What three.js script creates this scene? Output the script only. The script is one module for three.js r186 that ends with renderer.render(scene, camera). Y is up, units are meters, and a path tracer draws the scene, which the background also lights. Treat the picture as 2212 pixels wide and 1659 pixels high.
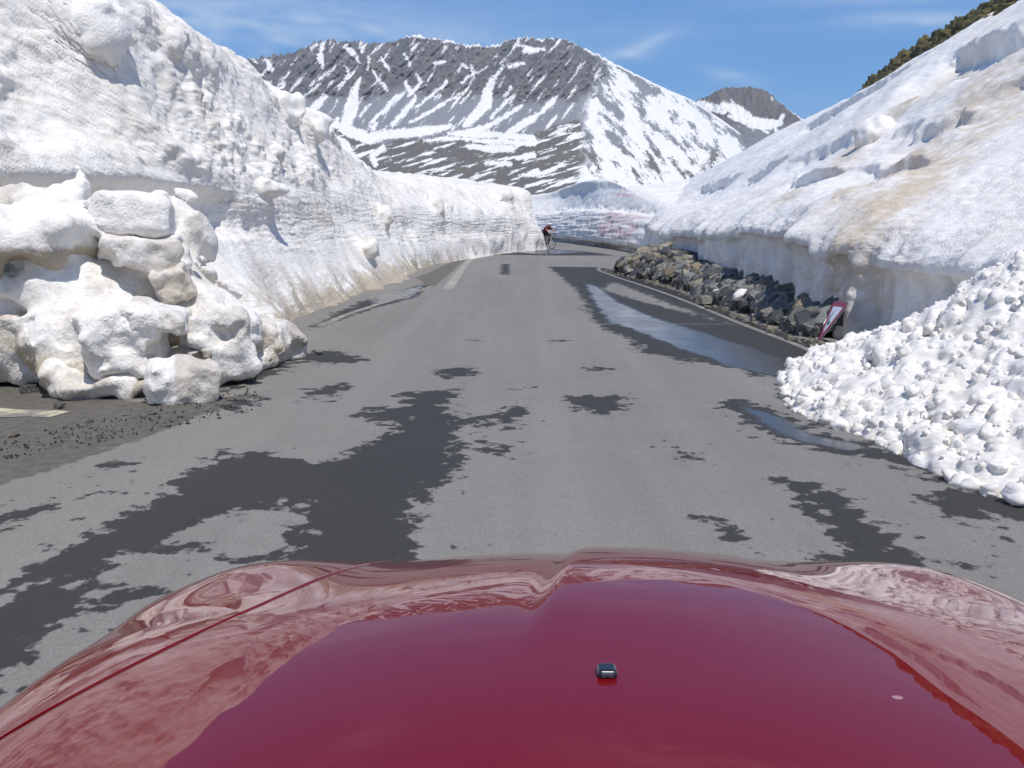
import * as THREE from 'three';
import { mergeGeometries } from 'three/addons/utils/BufferGeometryUtils.js';
import { ConvexGeometry } from 'three/addons/geometries/ConvexGeometry.js';
import { RoundedBoxGeometry } from 'three/addons/geometries/RoundedBoxGeometry.js';

// ------------------------------------------------------------------ camera, sky, sun, exposure
const scene = new THREE.Scene();
const EYE = 1.6, PITCH = 10.29 * Math.PI / 180, FOCAL = 1916;      // focal length in the units of a 2212 x 1659 picture
const camera = new THREE.PerspectiveCamera(2 * Math.atan(829.5 / FOCAL) * 180 / Math.PI, 4 / 3, 0.05, 9000);
camera.position.set(0, EYE, 0);
camera.rotation.set(-PITCH, 0, 0);
const SUN_DIR = new THREE.Vector3(0.17, 0.88, 0.44).normalize();
const sun = new THREE.DirectionalLight(new THREE.Color().setRGB(1.0, 0.955, 0.89), 3.5);
sun.position.copy(SUN_DIR).multiplyScalar(80);
sun.castShadow = true; sun.shadow.mapSize.set(4096, 4096);
Object.assign(sun.shadow.camera, { left: -60, right: 60, top: 60, bottom: -60, near: 1, far: 300 });
scene.add(sun); scene.add(sun.target);
const renderer = new THREE.WebGLRenderer({ antialias: true });
renderer.toneMapping = THREE.LinearToneMapping;
renderer.toneMappingExposure = 1.10;
scene.fog = new THREE.FogExp2(new THREE.Color(0.75, 0.85, 1.0), 0.00006);
renderer.shadowMap.enabled = true;

// ------------------------------------------------------------------ numbers
function rng(seed) { let a = seed >>> 0; return () => { a = (a + 0x6D2B79F5) | 0; let t = Math.imul(a ^ (a >>> 15), 1 | a); t = (t + Math.imul(t ^ (t >>> 7), 61 | t)) ^ t; return ((t ^ (t >>> 14)) >>> 0) / 4294967296; }; }
const PERM = new Uint8Array(512);
{ const r = rng(77), p = [...Array(256).keys()]; for (let i = 255; i > 0; i--) { const j = Math.floor(r() * (i + 1)); [p[i], p[j]] = [p[j], p[i]]; } for (let i = 0; i < 512; i++) PERM[i] = p[i & 255]; }
function grad(h, x, y, z) { h &= 15; const u = h < 8 ? x : y, v = h < 4 ? y : h === 12 || h === 14 ? x : z; return ((h & 1) ? -u : u) + ((h & 2) ? -v : v); }
function noise(x, y, z) {
  const fx = Math.floor(x), fy = Math.floor(y), fz = Math.floor(z); const X = fx & 255, Y = fy & 255, Z = fz & 255; x -= fx; y -= fy; z -= fz;
  const u = x * x * x * (x * (x * 6 - 15) + 10), v = y * y * y * (y * (y * 6 - 15) + 10), w = z * z * z * (z * (z * 6 - 15) + 10);
  const A = PERM[X] + Y, AA = PERM[A] + Z, AB = PERM[A + 1] + Z, B = PERM[X + 1] + Y, BA = PERM[B] + Z, BB = PERM[B + 1] + Z;
  const l = (t, a, b) => a + t * (b - a);
  return l(w, l(v, l(u, grad(PERM[AA], x, y, z), grad(PERM[BA], x - 1, y, z)), l(u, grad(PERM[AB], x, y - 1, z), grad(PERM[BB], x - 1, y - 1, z))),
    l(v, l(u, grad(PERM[AA + 1], x, y, z - 1), grad(PERM[BA + 1], x - 1, y, z - 1)), l(u, grad(PERM[AB + 1], x, y - 1, z - 1), grad(PERM[BB + 1], x - 1, y - 1, z - 1))));
}
function fbm(x, y, z, n = 4, g = 0.5) { let s = 0, a = 1, t = 0; for (let i = 0; i < n; i++) { s += a * noise(x, y, z); t += a; a *= g; x = x * 2.03 + 11.3; y = y * 2.03 + 5.7; z = z * 2.03 + 3.1; } return s / t; }
function billow(x, y, z, n = 3, g = 0.5) { let s = 0, a = 1, t = 0; for (let i = 0; i < n; i++) { s += a * (1 - 2 * Math.abs(noise(x, y, z)) * 1.6); t += a; a *= g; x = x * 2.07 + 9.1; y = y * 2.07 + 2.7; z = z * 2.07 + 4.1; } return -s / t; }
const clamp = (x, a = 0, b = 1) => Math.min(b, Math.max(a, x));
const smooth = (a, b, x) => { const t = clamp((x - a) / (b - a)); return t * t * (3 - 2 * t); };
const mix = (a, b, t) => a + (b - a) * t;
function curve(pts) { return (x) => { if (x <= pts[0][0]) return pts[0][1]; for (let i = 1; i < pts.length; i++) if (x <= pts[i][0]) return mix(pts[i - 1][1], pts[i][1], (x - pts[i - 1][0]) / (pts[i][0] - pts[i - 1][0])); return pts[pts.length - 1][1]; }; }
const CP = Math.cos(PITCH), SP = Math.sin(PITCH);
// survey of the place: the point at d metres ahead that a sight line of the 2212 x 1659 survey picture meets, and where such a line meets the flat road
function at(X, Y, d) { const cx = (X - 1106) / FOCAL, cy = (829.5 - Y) / FOCAL, t = d / (CP + cy * SP); return [cx * t, EYE + t * (cy * CP - SP), -d]; }
function onRoad(X, Y) { const cx = (X - 1106) / FOCAL, cy = (829.5 - Y) / FOCAL, t = EYE / (SP - cy * CP); return [cx * t, -t * (CP + cy * SP)]; }
const K = 2212 / 1024;
const cr = (a, b, c, d, t) => 0.5 * ((2 * b) + (c - a) * t + (2 * a - 5 * b + 4 * c - d) * t * t + (3 * b - a - 3 * c + d) * t * t * t);
function spline(list, s) { const n = list.length - 1, i = Math.min(n - 1, Math.max(0, Math.floor(s))), t = s - i, a = list[Math.max(0, i - 1)], b = list[i], c = list[i + 1], d = list[Math.min(n, i + 2)]; return b.map((_, k) => cr(a[k], b[k], c[k], d[k], t)); }

// ------------------------------------------------------------------ building
const used = new Map();
function numbered(name) { const n = used.get(name) || 0; used.set(name, n + 1); return n ? `${name}_${String(n).padStart(3, '0')}` : name; }
function shadows(o) { o.castShadow = o.receiveShadow = true; return o; }
function part(name, geometry, material, parent, label) { const m = shadows(new THREE.Mesh(geometry, material)); m.name = name; if (label) m.userData.label = label; parent.add(m); return m; }
function thing(name, label, category, group, geometry, material) { const o = geometry ? shadows(new THREE.Mesh(geometry, material)) : new THREE.Group(); o.name = numbered(name); o.userData = { label, category }; if (group) o.userData.group = group; scene.add(o); return o; }
function structure(name, geometry, material, label) { const o = geometry ? shadows(new THREE.Mesh(geometry, material)) : new THREE.Group(); o.name = name; o.userData = { kind: 'structure', label }; scene.add(o); return o; }
function rebase(o) { const b = new THREE.Box3().setFromBufferAttribute(o.geometry.attributes.position), c = b.getCenter(new THREE.Vector3()); c.y = b.min.y; o.geometry.translate(-c.x, -c.y, -c.z); o.position.copy(c); return o; }
const lin = (r, g, b) => new THREE.Color().setRGB(r, g, b);

// a surface through rows of points: sections[i] = list of [x, y, z], spread evenly as seen from the road
function loft(sections, nu, nv, shift, paint, weight, flip) {
  const S = sections.length, R = sections[0].length;
  const row = (s) => { const out = []; for (let r = 0; r < R; r++) out.push(spline(sections.map((q) => q[r]), s)); return out; };
  const F = 400, cum = [0]; let prev = row(0);
  for (let i = 1; i <= F; i++) { const q = row(i / F * (S - 1)); let m = 0; for (let r = 0; r < R - 1; r++) { const dx = q[r][0] - prev[r][0], dy = q[r][1] - prev[r][1], dz = q[r][2] - prev[r][2]; m += Math.hypot(dx, dy, dz) / (2 + Math.hypot(q[r][0], q[r][2])); } cum.push(cum[i - 1] + m); prev = q; }
  const us = []; for (let i = 0, j = 0; i <= nu; i++) { const want = cum[F] * i / nu; while (j < F - 1 && cum[j + 1] < want) j++; us.push((j + (want - cum[j]) / Math.max(1e-9, cum[j + 1] - cum[j])) / F * (S - 1)); }
  const W = nu + 1, H = nv + 1, P = new Float32Array(W * H * 3), RV = new Float32Array(W * H);
  for (let i = 0; i < W; i++) {
    const rows = row(Math.min(S - 1, us[i])), c = [0], M = 60 * (R - 1); let p0 = rows[0];
    for (let k = 1; k <= M; k++) { const s = k / M * (R - 1), p = spline(rows, s), w = weight ? weight[Math.min(R - 2, Math.floor(s - 1e-6))] : 1; c.push(c[k - 1] + w * Math.hypot(p[0] - p0[0], p[1] - p0[1], p[2] - p0[2])); p0 = p; }
    for (let k = 0, j = 0; k < H; k++) { const want = c[M] * k / nv; while (j < M - 1 && c[j + 1] < want) j++; const s = Math.min(R - 1, (j + (want - c[j]) / Math.max(1e-9, c[j + 1] - c[j])) / M * (R - 1)), p = spline(rows, s), o = (i * H + k); P.set(p, o * 3); RV[o] = s; }
  }
  const index = []; for (let i = 0; i < nu; i++) for (let k = 0; k < nv; k++) { const a = i * H + k, b = a + 1, c = a + H, d = c + 1; flip ? index.push(a, b, c, b, d, c) : index.push(a, c, b, b, c, d); }
  const g = new THREE.BufferGeometry(); g.setAttribute('position', new THREE.BufferAttribute(P, 3)); g.setIndex(new THREE.BufferAttribute(new Uint32Array(index), 1)); g.computeVertexNormals();
  const N = g.attributes.normal.array, C = new Float32Array(W * H * 3), Q = new Float32Array(P.length);
  for (let i = 0; i < W; i++) for (let k = 0; k < H; k++) {
    const o = i * H + k, x = P[o * 3], y = P[o * 3 + 1], z = P[o * 3 + 2], n = [N[o * 3], N[o * 3 + 1], N[o * 3 + 2]];
    const d = shift(x, y, z, RV[o], us[i], n); for (let a = 0; a < 3; a++) Q[o * 3 + a] = P[o * 3 + a] + (Array.isArray(d) ? d[a] : d * n[a]);
    C.set(paint(Q[o * 3], Q[o * 3 + 1], Q[o * 3 + 2], RV[o], us[i]), o * 3);
  }
  g.setAttribute('position', new THREE.BufferAttribute(Q, 3)); g.setAttribute('color', new THREE.BufferAttribute(C, 3)); g.computeVertexNormals();
  return grainUv(g);
}
const GRAIN = { block: [0.914, 0, -0.405, -0.2025, 0.864, -0.457], left: [0, 0, 1, 0.65, -0.75, 0], right: [0, 0, 1, 0.8, 0.6, 0], slide: [0, 0.35, 0.93, 0.9, 0.4, 0] }; // two directions along the surface, so that the grain keeps its size
function grainUv(g, kind = 'block') { const p = g.attributes.position, uv = new Float32Array(p.count * 2), k = GRAIN[kind]; for (let i = 0; i < p.count; i++) { const x = p.getX(i), y = p.getY(i), z = p.getZ(i); uv[i * 2] = (k[0] * x + k[1] * y + k[2] * z) / 1.3; uv[i * 2 + 1] = (k[3] * x + k[4] * y + k[5] * z) / 1.3; } g.setAttribute('uv', new THREE.BufferAttribute(uv, 2)); return g; }
// the zero surface of a distance field
function nets(f, lo, hi, cell) {
  const n = [0, 1, 2].map((a) => Math.ceil((hi[a] - lo[a]) / cell) + 1), [nx, ny, nz] = n, v = new Float32Array(nx * ny * nz);
  for (let k = 0, o = 0; k < nz; k++) for (let j = 0; j < ny; j++) for (let i = 0; i < nx; i++, o++) v[o] = f(lo[0] + i * cell, lo[1] + j * cell, lo[2] + k * cell);
  const at3 = (i, j, k) => i + nx * (j + ny * k), id = new Int32Array(nx * ny * nz).fill(-1), pos = [], index = [];
  for (let k = 0; k < nz - 1; k++) for (let j = 0; j < ny - 1; j++) for (let i = 0; i < nx - 1; i++) {
    let mask = 0; for (let c = 0; c < 8; c++) if (v[at3(i + (c & 1), j + ((c >> 1) & 1), k + (c >> 2))] < 0) mask |= 1 << c;
    if (mask === 0 || mask === 255) continue;
    let s = [0, 0, 0], m = 0;
    for (let c = 0; c < 8; c++) for (const a of [1, 2, 4]) if (!(c & a)) { const e = c | a; if (((mask >> c) & 1) !== ((mask >> e) & 1)) { const A = v[at3(i + (c & 1), j + ((c >> 1) & 1), k + (c >> 2))], B = v[at3(i + (e & 1), j + ((e >> 1) & 1), k + (e >> 2))], t = A / (A - B); s[0] += (c & 1) + (a === 1 ? t : 0); s[1] += ((c >> 1) & 1) + (a === 2 ? t : 0); s[2] += (c >> 2) + (a === 4 ? t : 0); m++; } }
    id[at3(i, j, k)] = pos.length / 3; pos.push(lo[0] + (i + s[0] / m) * cell, lo[1] + (j + s[1] / m) * cell, lo[2] + (k + s[2] / m) * cell);
  }
  const quad = (a, b, c, d, flip) => { if (a < 0 || b < 0 || c < 0 || d < 0) return; flip ? index.push(a, c, b, a, d, c) : index.push(a, b, c, a, c, d); };
  for (let k = 1; k < nz - 1; k++) for (let j = 1; j < ny - 1; j++) for (let i = 1; i < nx - 1; i++) {
    const A = v[at3(i, j, k)] < 0;
    if (A !== v[at3(i + 1, j, k)] < 0) quad(id[at3(i, j - 1, k - 1)], id[at3(i, j, k - 1)], id[at3(i, j, k)], id[at3(i, j - 1, k)], !A);
    if (A !== v[at3(i, j + 1, k)] < 0) quad(id[at3(i - 1, j, k - 1)], id[at3(i - 1, j, k)], id[at3(i, j, k)], id[at3(i, j, k - 1)], !A);
    if (A !== v[at3(i, j, k + 1)] < 0) quad(id[at3(i - 1, j - 1, k)], id[at3(i, j - 1, k)], id[at3(i, j, k)], id[at3(i - 1, j, k)], !A);
  }
  const g = new THREE.BufferGeometry(); g.setAttribute('position', new THREE.Float32BufferAttribute(pos, 3)); g.setIndex(index); g.computeVertexNormals(); return grainUv(g);
}
function colour(g, f) { const p = g.attributes.position, c = new Float32Array(p.count * 3); for (let i = 0; i < p.count; i++) c.set(f(p.getX(i), p.getY(i), p.getZ(i)), i * 3); g.setAttribute('color', new THREE.BufferAttribute(c, 3)); return g; }

// ------------------------------------------------------------------ sky: thin blue mountain air with a few high wisps
{
  const w = 2048, h = 1024, data = new Float32Array(w * h * 4);
  const ramp = [[-90, 0.34, 0.36, 0.40], [-4, 0.45, 0.55, 0.66], [0, 0.36, 0.56, 0.78], [4, 0.215, 0.435, 0.745], [9, 0.140, 0.345, 0.69], [14, 0.095, 0.265, 0.615], [30, 0.062, 0.175, 0.44], [60, 0.038, 0.120, 0.36], [90, 0.032, 0.10, 0.32]];
  const rs = rng(66), streaks = [[-14, 12.0, 9, 1.5, -0.02, 0.42], [-4, 10.6, 6, 0.9, -0.06, 0.36], [-22, 11.0, 6, 2.2, 0.02, 0.30], [8.2, 10.6, 1.8, 0.35, 0.34, 0.42], [6.0, 10.0, 3, 0.5, 0.05, 0.30], [13.5, 8.6, 1.8, 0.35, -0.25, 0.40], [23.0, 11.2, 3.2, 0.35, -0.04, 0.42], [21, 12.3, 4, 0.25, -0.05, 0.25]]; for (let k = 0; k < 60; k++) streaks.push([rs() * 360 - 180, 6 + rs() * 30, 3 + rs() * 8, 0.4 + rs() * 1.6, (rs() - 0.5) * 0.2, 0.2 + 0.25 * rs()]); streaks.splice(8, 60, ...streaks.slice(8).filter((q) => Math.abs(q[0]) > 38 || q[1] > 18));
  for (let j = 0; j < h; j++) {
    const el = ((j + 0.5) / h - 0.5) * 180; let k = 1; while (k < ramp.length - 1 && el > ramp[k][0]) k++;
    const a = ramp[k - 1], b = ramp[k], t = clamp((el - a[0]) / (b[0] - a[0]));
    for (let i = 0; i < w; i++) {
      const az = (i + 0.5) / w * Math.PI * 2 - Math.PI, ex = Math.cos(az), ez = Math.sin(az), ce = Math.cos(el * Math.PI / 180), se = Math.sin(el * Math.PI / 180);
      let c = [1, 2, 3].map((q) => mix(a[q], b[q], t));
      if (el > 0) {
        const px = ex * ce / (se + 0.10), pz = ez * ce / (se + 0.10);      // a layer high above
        const veil = smooth(-0.12, 0.52, fbm(px * 0.22 + 3.3, 0.4, pz * 0.55 + 1.9, 4)), fine = 0.55 + 0.9 * fbm(px * 1.3 + pz * 0.7, 2.2, pz * 4.2 - px * 0.5, 4);
        const wisp = smooth(0.22, 0.62, fbm(px * 0.55 - 1.7, 7.7, pz * 1.5 + 0.8, 5));
        let f = clamp(veil * fine * 0.46 + wisp * fine * 0.45) * smooth(0, 4, el) * 0.8;
        let A = (az + Math.PI / 2) * 180 / Math.PI; if (A > 180) A -= 360; const q1 = fbm(A * 0.35 + el * 0.5, el * 1.6, 3.1, 4);                     // single streaks, by bearing and height
        for (const [a0, e0, la, le, tilt, s] of streaks) { const u = (A - a0) / la, v2 = (el - e0 - tilt * (A - a0) + 1.1 * q1 * le) / le; const k2 = u * u + v2 * v2; if (k2 < 6) f += s * Math.exp(-k2) * (0.62 + 1.1 * q1 + 0.5 * fbm(A * 0.5 + el * 2, el * 5 - A * 0.3, 8, 3)); }
        f = clamp(f, 0, 0.85);
        const m = [0.66, 0.76, 0.88]; c = c.map((v, q) => mix(v, m[q], f));
      }
      data.set([c[0], c[1], c[2], 1], (j * w + i) * 4);
    }
  }
  const sky = new THREE.DataTexture(data, w, h, THREE.RGBAFormat, THREE.FloatType); sky.mapping = THREE.EquirectangularReflectionMapping; sky.magFilter = THREE.LinearFilter; sky.needsUpdate = true;
  scene.background = sky; scene.environment = sky;
}

// ------------------------------------------------------------------ road: asphalt with damp patches
const damp = [ // outlines of damp asphalt, surveyed
  [[870,850],[985,838],[965,885],[990,930],[990,975],[1002,1010],[930,1060],[885,1100],[890,1160],[905,1250],[590,1250],[610,1180],[640,1110],[690,1010],[800,955],[870,905]],
  [[470,985],[560,973],[640,1000],[740,1000],[700,1060],[620,1085],[520,1100],[420,1130],[330,1180],[230,1220],[160,1262],[165,1310],[60,1420],[0,1480],[-120,1560],[-120,1380],[0,1300],[80,1240],[130,1200],[230,1130],[380,1050]],
  [[340,1190],[400,1163],[462,1190],[400,1217]], [[470,1215],[545,1203],[535,1226],[480,1230]], [[250,1275],[330,1250],[400,1270],[250,1330],[190,1330]],
  [[760,885],[850,878],[870,905],[790,912]], [[945,798],[1010,793],[1035,810],[960,818]], [[1075,890],[1135,868],[1125,930],[1088,938]], [[1085,848],[1185,823],[1130,845]], [[660,852],[740,822],[755,840],[680,868]],
  [[980,905],[1060,893],[1070,900],[1010,925]], [[1040,955],[1110,962],[1090,985],[1030,975]], [[1210,855],[1345,853],[1348,877],[1300,902],[1240,877]],
  [[1185,576],[1290,577],[1332,600],[1300,625],[1380,650],[1500,680],[1640,720],[1790,772],[1730,800],[1700,818],[1640,812],[1560,792],[1440,757],[1330,722],[1280,692],[1262,650],[1238,620]],
  [[1300,577],[1345,590],[1480,635],[1600,685],[1720,730],[1810,760],[1800,785],[1600,708],[1450,657],[1310,603]],
  [[1370,735],[1440,745],[1500,775],[1480,790],[1440,770],[1390,760]],
  [[1558,865],[1600,860],[1680,893],[1750,933],[1900,962],[2100,1058],[2300,1110],[2300,1150],[2180,1120],[2090,1082],[1960,1012],[1860,988],[1760,972],[1690,947],[1640,922],[1600,892]],
  [[1675,812],[1705,826],[1790,930],[1735,915],[1700,860]], [[1452,928],[1480,948],[1527,1022],[1495,1008],[1465,948]], [[1553,1115],[1592,1115],[1604,1190],[1548,1190]],
  [[1625,1028],[1700,1033],[1795,1058],[1855,1103],[1875,1130],[1935,1180],[1995,1235],[1850,1235],[1800,1170],[1740,1110],[1715,1058],[1640,1042]],
  [[1995,1073],[2060,1058],[2135,1088],[2158,1122],[2060,1127],[2018,1100]], [[2148,1168],[2230,1168],[2230,1192],[2160,1184]], [[2020,1205],[2110,1195],[2180,1235],[2050,1232]],
  [[148,1050],[232,1043],[190,1063]], [[65,1080],[165,1075],[100,1098]], [[-60,1105],[115,1098],[20,1130],[-60,1160]], [[185,1010],[310,985],[300,1000],[215,1020]],
  [[450,885],[570,848],[590,853],[500,893]], [[635,768],[700,752],[805,780],[690,784]], [[1083,570],[1100,570],[1098,594],[1084,594]], [[1018,733],[1047,735],[1030,742]], [[1185,733],[1243,735],[1200,740]], [[1260,791],[1338,796],[1270,802]],
  [[1010,546],[1170,537],[1270,544],[1330,552],[1200,552],[1050,550]], [[770,655],[900,618],[930,612],[900,642],[800,668],[700,702],[660,712]], [[480,835],[640,768],[660,776],[500,850]], [[300,868],[480,836],[470,850],[330,880]],
  [[1120,962],[1010,1160],[1060,1165],[1020,1178]].map(([x, y]) => [x < 1100 ? x : 1040, y < 1000 ? 1150 : y]),
];
const stream = [ // running melt water
  [[1262,610],[1295,620],[1335,652],[1420,688],[1520,718],[1640,757],[1750,797],[1692,815],[1600,797],[1480,757],[1380,717],[1310,692],[1282,652]],
  [[1600,872],[1690,905],[1760,942],[1880,965],[1850,978],[1740,958],[1660,922]], [[790,640],[900,620],[925,612],[890,642],[810,660]], [[1070,543],[1180,538],[1260,545],[1180,549]],
];
const verge = [[[-200,940],[0,950],[130,905],[300,880],[450,862],[570,850],[430,900],[300,950],[150,1000],[0,1045],[-200,1130]], [[-200,790],[0,792],[110,832],[290,868],[420,870],[300,885],[130,908],[0,952],[-200,960]]];
const gritty = [[[1340,590],[1480,632],[1600,682],[1720,728],[1850,760],[1840,790],[1700,735],[1560,680],[1440,640],[1340,605]], [[900,600],[1000,555],[1015,553],[960,600],[930,625]]];
function field(polys, x0, z0, w, d, cell, blurs) { // soft 0..1 field of outlines on the road; x grows with i, distance ahead with j
  const nx = Math.ceil(w / cell), nz = Math.ceil(d / cell); let m = new Float32Array(nx * nz);
  for (const poly of polys) { const q = poly.map(([X, Y]) => onRoad(X, Y)); for (let j = 0; j < nz; j++) { const z = -(z0 + (j + 0.5) * cell), xs = []; for (let k = 0; k < q.length; k++) { const [ax, az] = q[k], [bx, bz] = q[(k + 1) % q.length]; if ((az > z) !== (bz > z)) xs.push(ax + (bx - ax) * (z - az) / (bz - az)); } xs.sort((a, b) => a - b); for (let k = 0; k + 1 < xs.length; k += 2) for (let i = Math.max(0, Math.round((xs[k] - x0) / cell)); i < Math.min(nx, Math.round((xs[k + 1] - x0) / cell)); i++) m[j * nx + i] = 1; } }
  for (let b = 0; b < blurs; b++) { const o = new Float32Array(m.length); for (let j = 0; j < nz; j++) for (let i = 0; i < nx; i++) { let s = 0, c = 0; for (let dj = -1; dj <= 1; dj++) for (let di = -1; di <= 1; di++) { const jj = j + dj, ii = i + di; if (jj >= 0 && jj < nz && ii >= 0 && ii < nx) { s += m[jj * nx + ii]; c++; } } o[j * nx + i] = s / c; } m = o; }
  return (x, z) => { const u = (x - x0) / cell - 0.5, v = (-z - z0) / cell - 0.5, i = Math.floor(u), j = Math.floor(v); if (i < 0 || j < 0 || i >= nx - 1 || j >= nz - 1) return 0; const a = u - i, b = v - j, o = j * nx + i; return mix(mix(m[o], m[o + 1], a), mix(m[o + nx], m[o + nx + 1], a), b); };
}
function asphalt(x0, z0, w, d, nw, nh, cell, fine) {
  const fd = field(damp, x0, z0, w, d, 0.05, 5), fs = field(stream, x0, z0, w, d, cell, 3), fv = field(verge, x0, z0, w, d, cell, 4), fg = field(gritty, x0, z0, w, d, cell, 3);
  const col = new Uint8Array(nw * nh * 4), rough = new Uint8Array(nw * nh * 4), bump = new Uint8Array(nw * nh * 4), r = rng(5);
  const enc = (v) => Math.round(255 * clamp(v <= 0.0031308 ? v * 12.92 : 1.055 * Math.pow(v, 1 / 2.4) - 0.055));
  for (let j = 0; j < nh; j++) for (let i = 0; i < nw; i++) {
    const x = x0 + (i + 0.5) / nw * w, z = -(z0 + (j + 0.5) / nh * d), far = Math.max(1, -z / 14);
    const n1 = fbm(x * 2.6, 1.3, z * 2.6, 4), n2 = fbm(x * 11, 4.1, z * 11, 3), grain = fine ? noise(x * 95, 9.1, z * 95) * 0.6 + (r() - 0.5) * 0.9 : (r() - 0.5) * 0.9, big = fbm(x * 0.35, 8.8, z * 0.16, 3);
    const wx = x + 0.10 * n1 + 0.05 * n2, wz = z + 0.12 * fbm(x * 2.2, 6.6, z * 2.2, 3) + 0.06 * n2;
    const f0 = fd(wx, wz), n3 = fbm(x * 6.5, 12.1, z * 6.5, 5, 0.66), near = f0 > 0.01 ? 1 : 0, wet = Math.max(smooth(0.40, 0.58, f0 + (1.45 * n3 + 0.30 * n1) * near * (1 - 0.45 * smooth(0.85, 1, f0))), smooth(0.20, 0.30, n3 + 0.25 * n1 + 0.4 * f0 - 0.07) * near);
    const run = smooth(0.12, 0.88, fs(wx, wz) + 0.25 * n1), ver = smooth(0.25, 0.7, fv(wx, wz) + 0.3 * n1), grit = smooth(0.3, 0.7, fg(wx, wz) + 0.25 * n1);
    let lane = noise(x * 2.3 + 0.25 * z * 0.1, 3.3, z * 0.10) * 0.6 + noise(x * 7, 5.3, z * 0.25) * 0.4, a = 0.208 * (1 + 0.13 * big + 0.08 * n1 + 0.07 * n2 + 0.16 * lane); let c = [a * 1.0, a * 0.955, a * 0.875];
    const dust = clamp(0.35 + smooth(-1.2, -3.6, x) * 0.55 + big * 0.5) * 0.35; c = [mix(c[0], 0.25, dust), mix(c[1], 0.228, dust), mix(c[2], 0.19, dust)];
    c = c.map((v, k) => mix(v, [0.095, 0.088, 0.074][k] * (1 + 0.7 * n2), ver * 0.85)); c = c.map((v, k) => mix(v, [0.10, 0.088, 0.07][k] * (1 + 0.6 * n2), grit * 0.75));
    const sp = grain > 0.66 ? 1.6 : 1 + grain * 0.34; c = c.map((v) => v * sp);
    const wv = wet * (0.95 - 0.25 * run); c = c.map((v, k) => v * mix(1, [0.125, 0.13, 0.135][k], wv)); if (run > 0.01) c = c.map((v) => v * mix(1, 0.6, run));
    // scratches left by ploughs, and tyre polish
    const o = (j * nw + i) * 4; col[o] = enc(c[0]); col[o + 1] = enc(c[1]); col[o + 2] = enc(c[2]); col[o + 3] = 255;
    const ro = mix(mix(0.92, 0.82, wet), 0.20 + 0.10 * n1, run); rough[o] = rough[o + 2] = 0; rough[o + 1] = Math.round(255 * clamp(ro)); rough[o + 3] = 255;
    const bv = 128 + 90 * (grain * 0.5 * (1 - 0.85 * run) + n2 * 0.5 * (1 - 0.8 * run) + (ver + grit) * 0.8 * (noise(x * 40, 2, z * 40))); bump[o] = bump[o + 1] = bump[o + 2] = clamp(bv, 0, 255); bump[o + 3] = 255;
  }
  const tex = (data, srgb) => { const t = new THREE.DataTexture(data, nw, nh); if (srgb) t.colorSpace = THREE.SRGBColorSpace; t.magFilter = THREE.LinearFilter; t.minFilter = THREE.LinearFilter; t.needsUpdate = true; return t; };
  return new THREE.MeshStandardMaterial({ map: tex(col, true), roughnessMap: tex(rough), bumpMap: tex(bump), bumpScale: fine ? 0.006 : 0.010, roughness: 1, metalness: 0 });
}
function sheet(x0, x1, d0, d1) { // a flat piece of road, uv 0..1 from left to right and from near to far
  const g = new THREE.BufferGeometry(); g.setAttribute('position', new THREE.Float32BufferAttribute([x0, 0, -d0, x1, 0, -d0, x0, 0, -d1, x1, 0, -d1], 3)); g.setAttribute('uv', new THREE.Float32BufferAttribute([0, 0, 1, 0, 0, 1, 1, 1], 2)); g.setAttribute('normal', new THREE.Float32BufferAttribute([0, 1, 0, 0, 1, 0, 0, 1, 0, 0, 1, 0], 3)); g.setIndex([0, 1, 2, 1, 3, 2]); return g;
}
const road = structure('road', null, null, 'grey mountain road with dark damp patches between the snow walls');
part('asphalt', sheet(-6.5, 5.0, 2.2, 14.2), asphalt(-6.5, 2.2, 11.5, 12, 2048, 2048, 0.025, true), road);
part('asphalt', sheet(-8, 12, 14.2, 94.2), asphalt(-8, 14.2, 20, 80, 1024, 2048, 0.05, false), road);
const plain = new THREE.MeshStandardMaterial({ color: lin(0.205, 0.196, 0.18), roughness: 0.9 });
part('asphalt', sheet(-12, 12, -12, 2.2), plain, road); part('asphalt', sheet(-12, -6.5, 2.2, 14.2), plain, road); part('asphalt', sheet(5, 12, 2.2, 14.2), plain, road);
{ const g = new THREE.PlaneGeometry(9000, 9000); g.rotateX(-Math.PI / 2); const m = structure('ground', g, new THREE.MeshStandardMaterial({ color: lin(0.16, 0.14, 0.10), roughness: 1 }), 'bare alpine ground beneath the snow and the road'); m.position.set(0, -0.06, -2000); }

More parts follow.
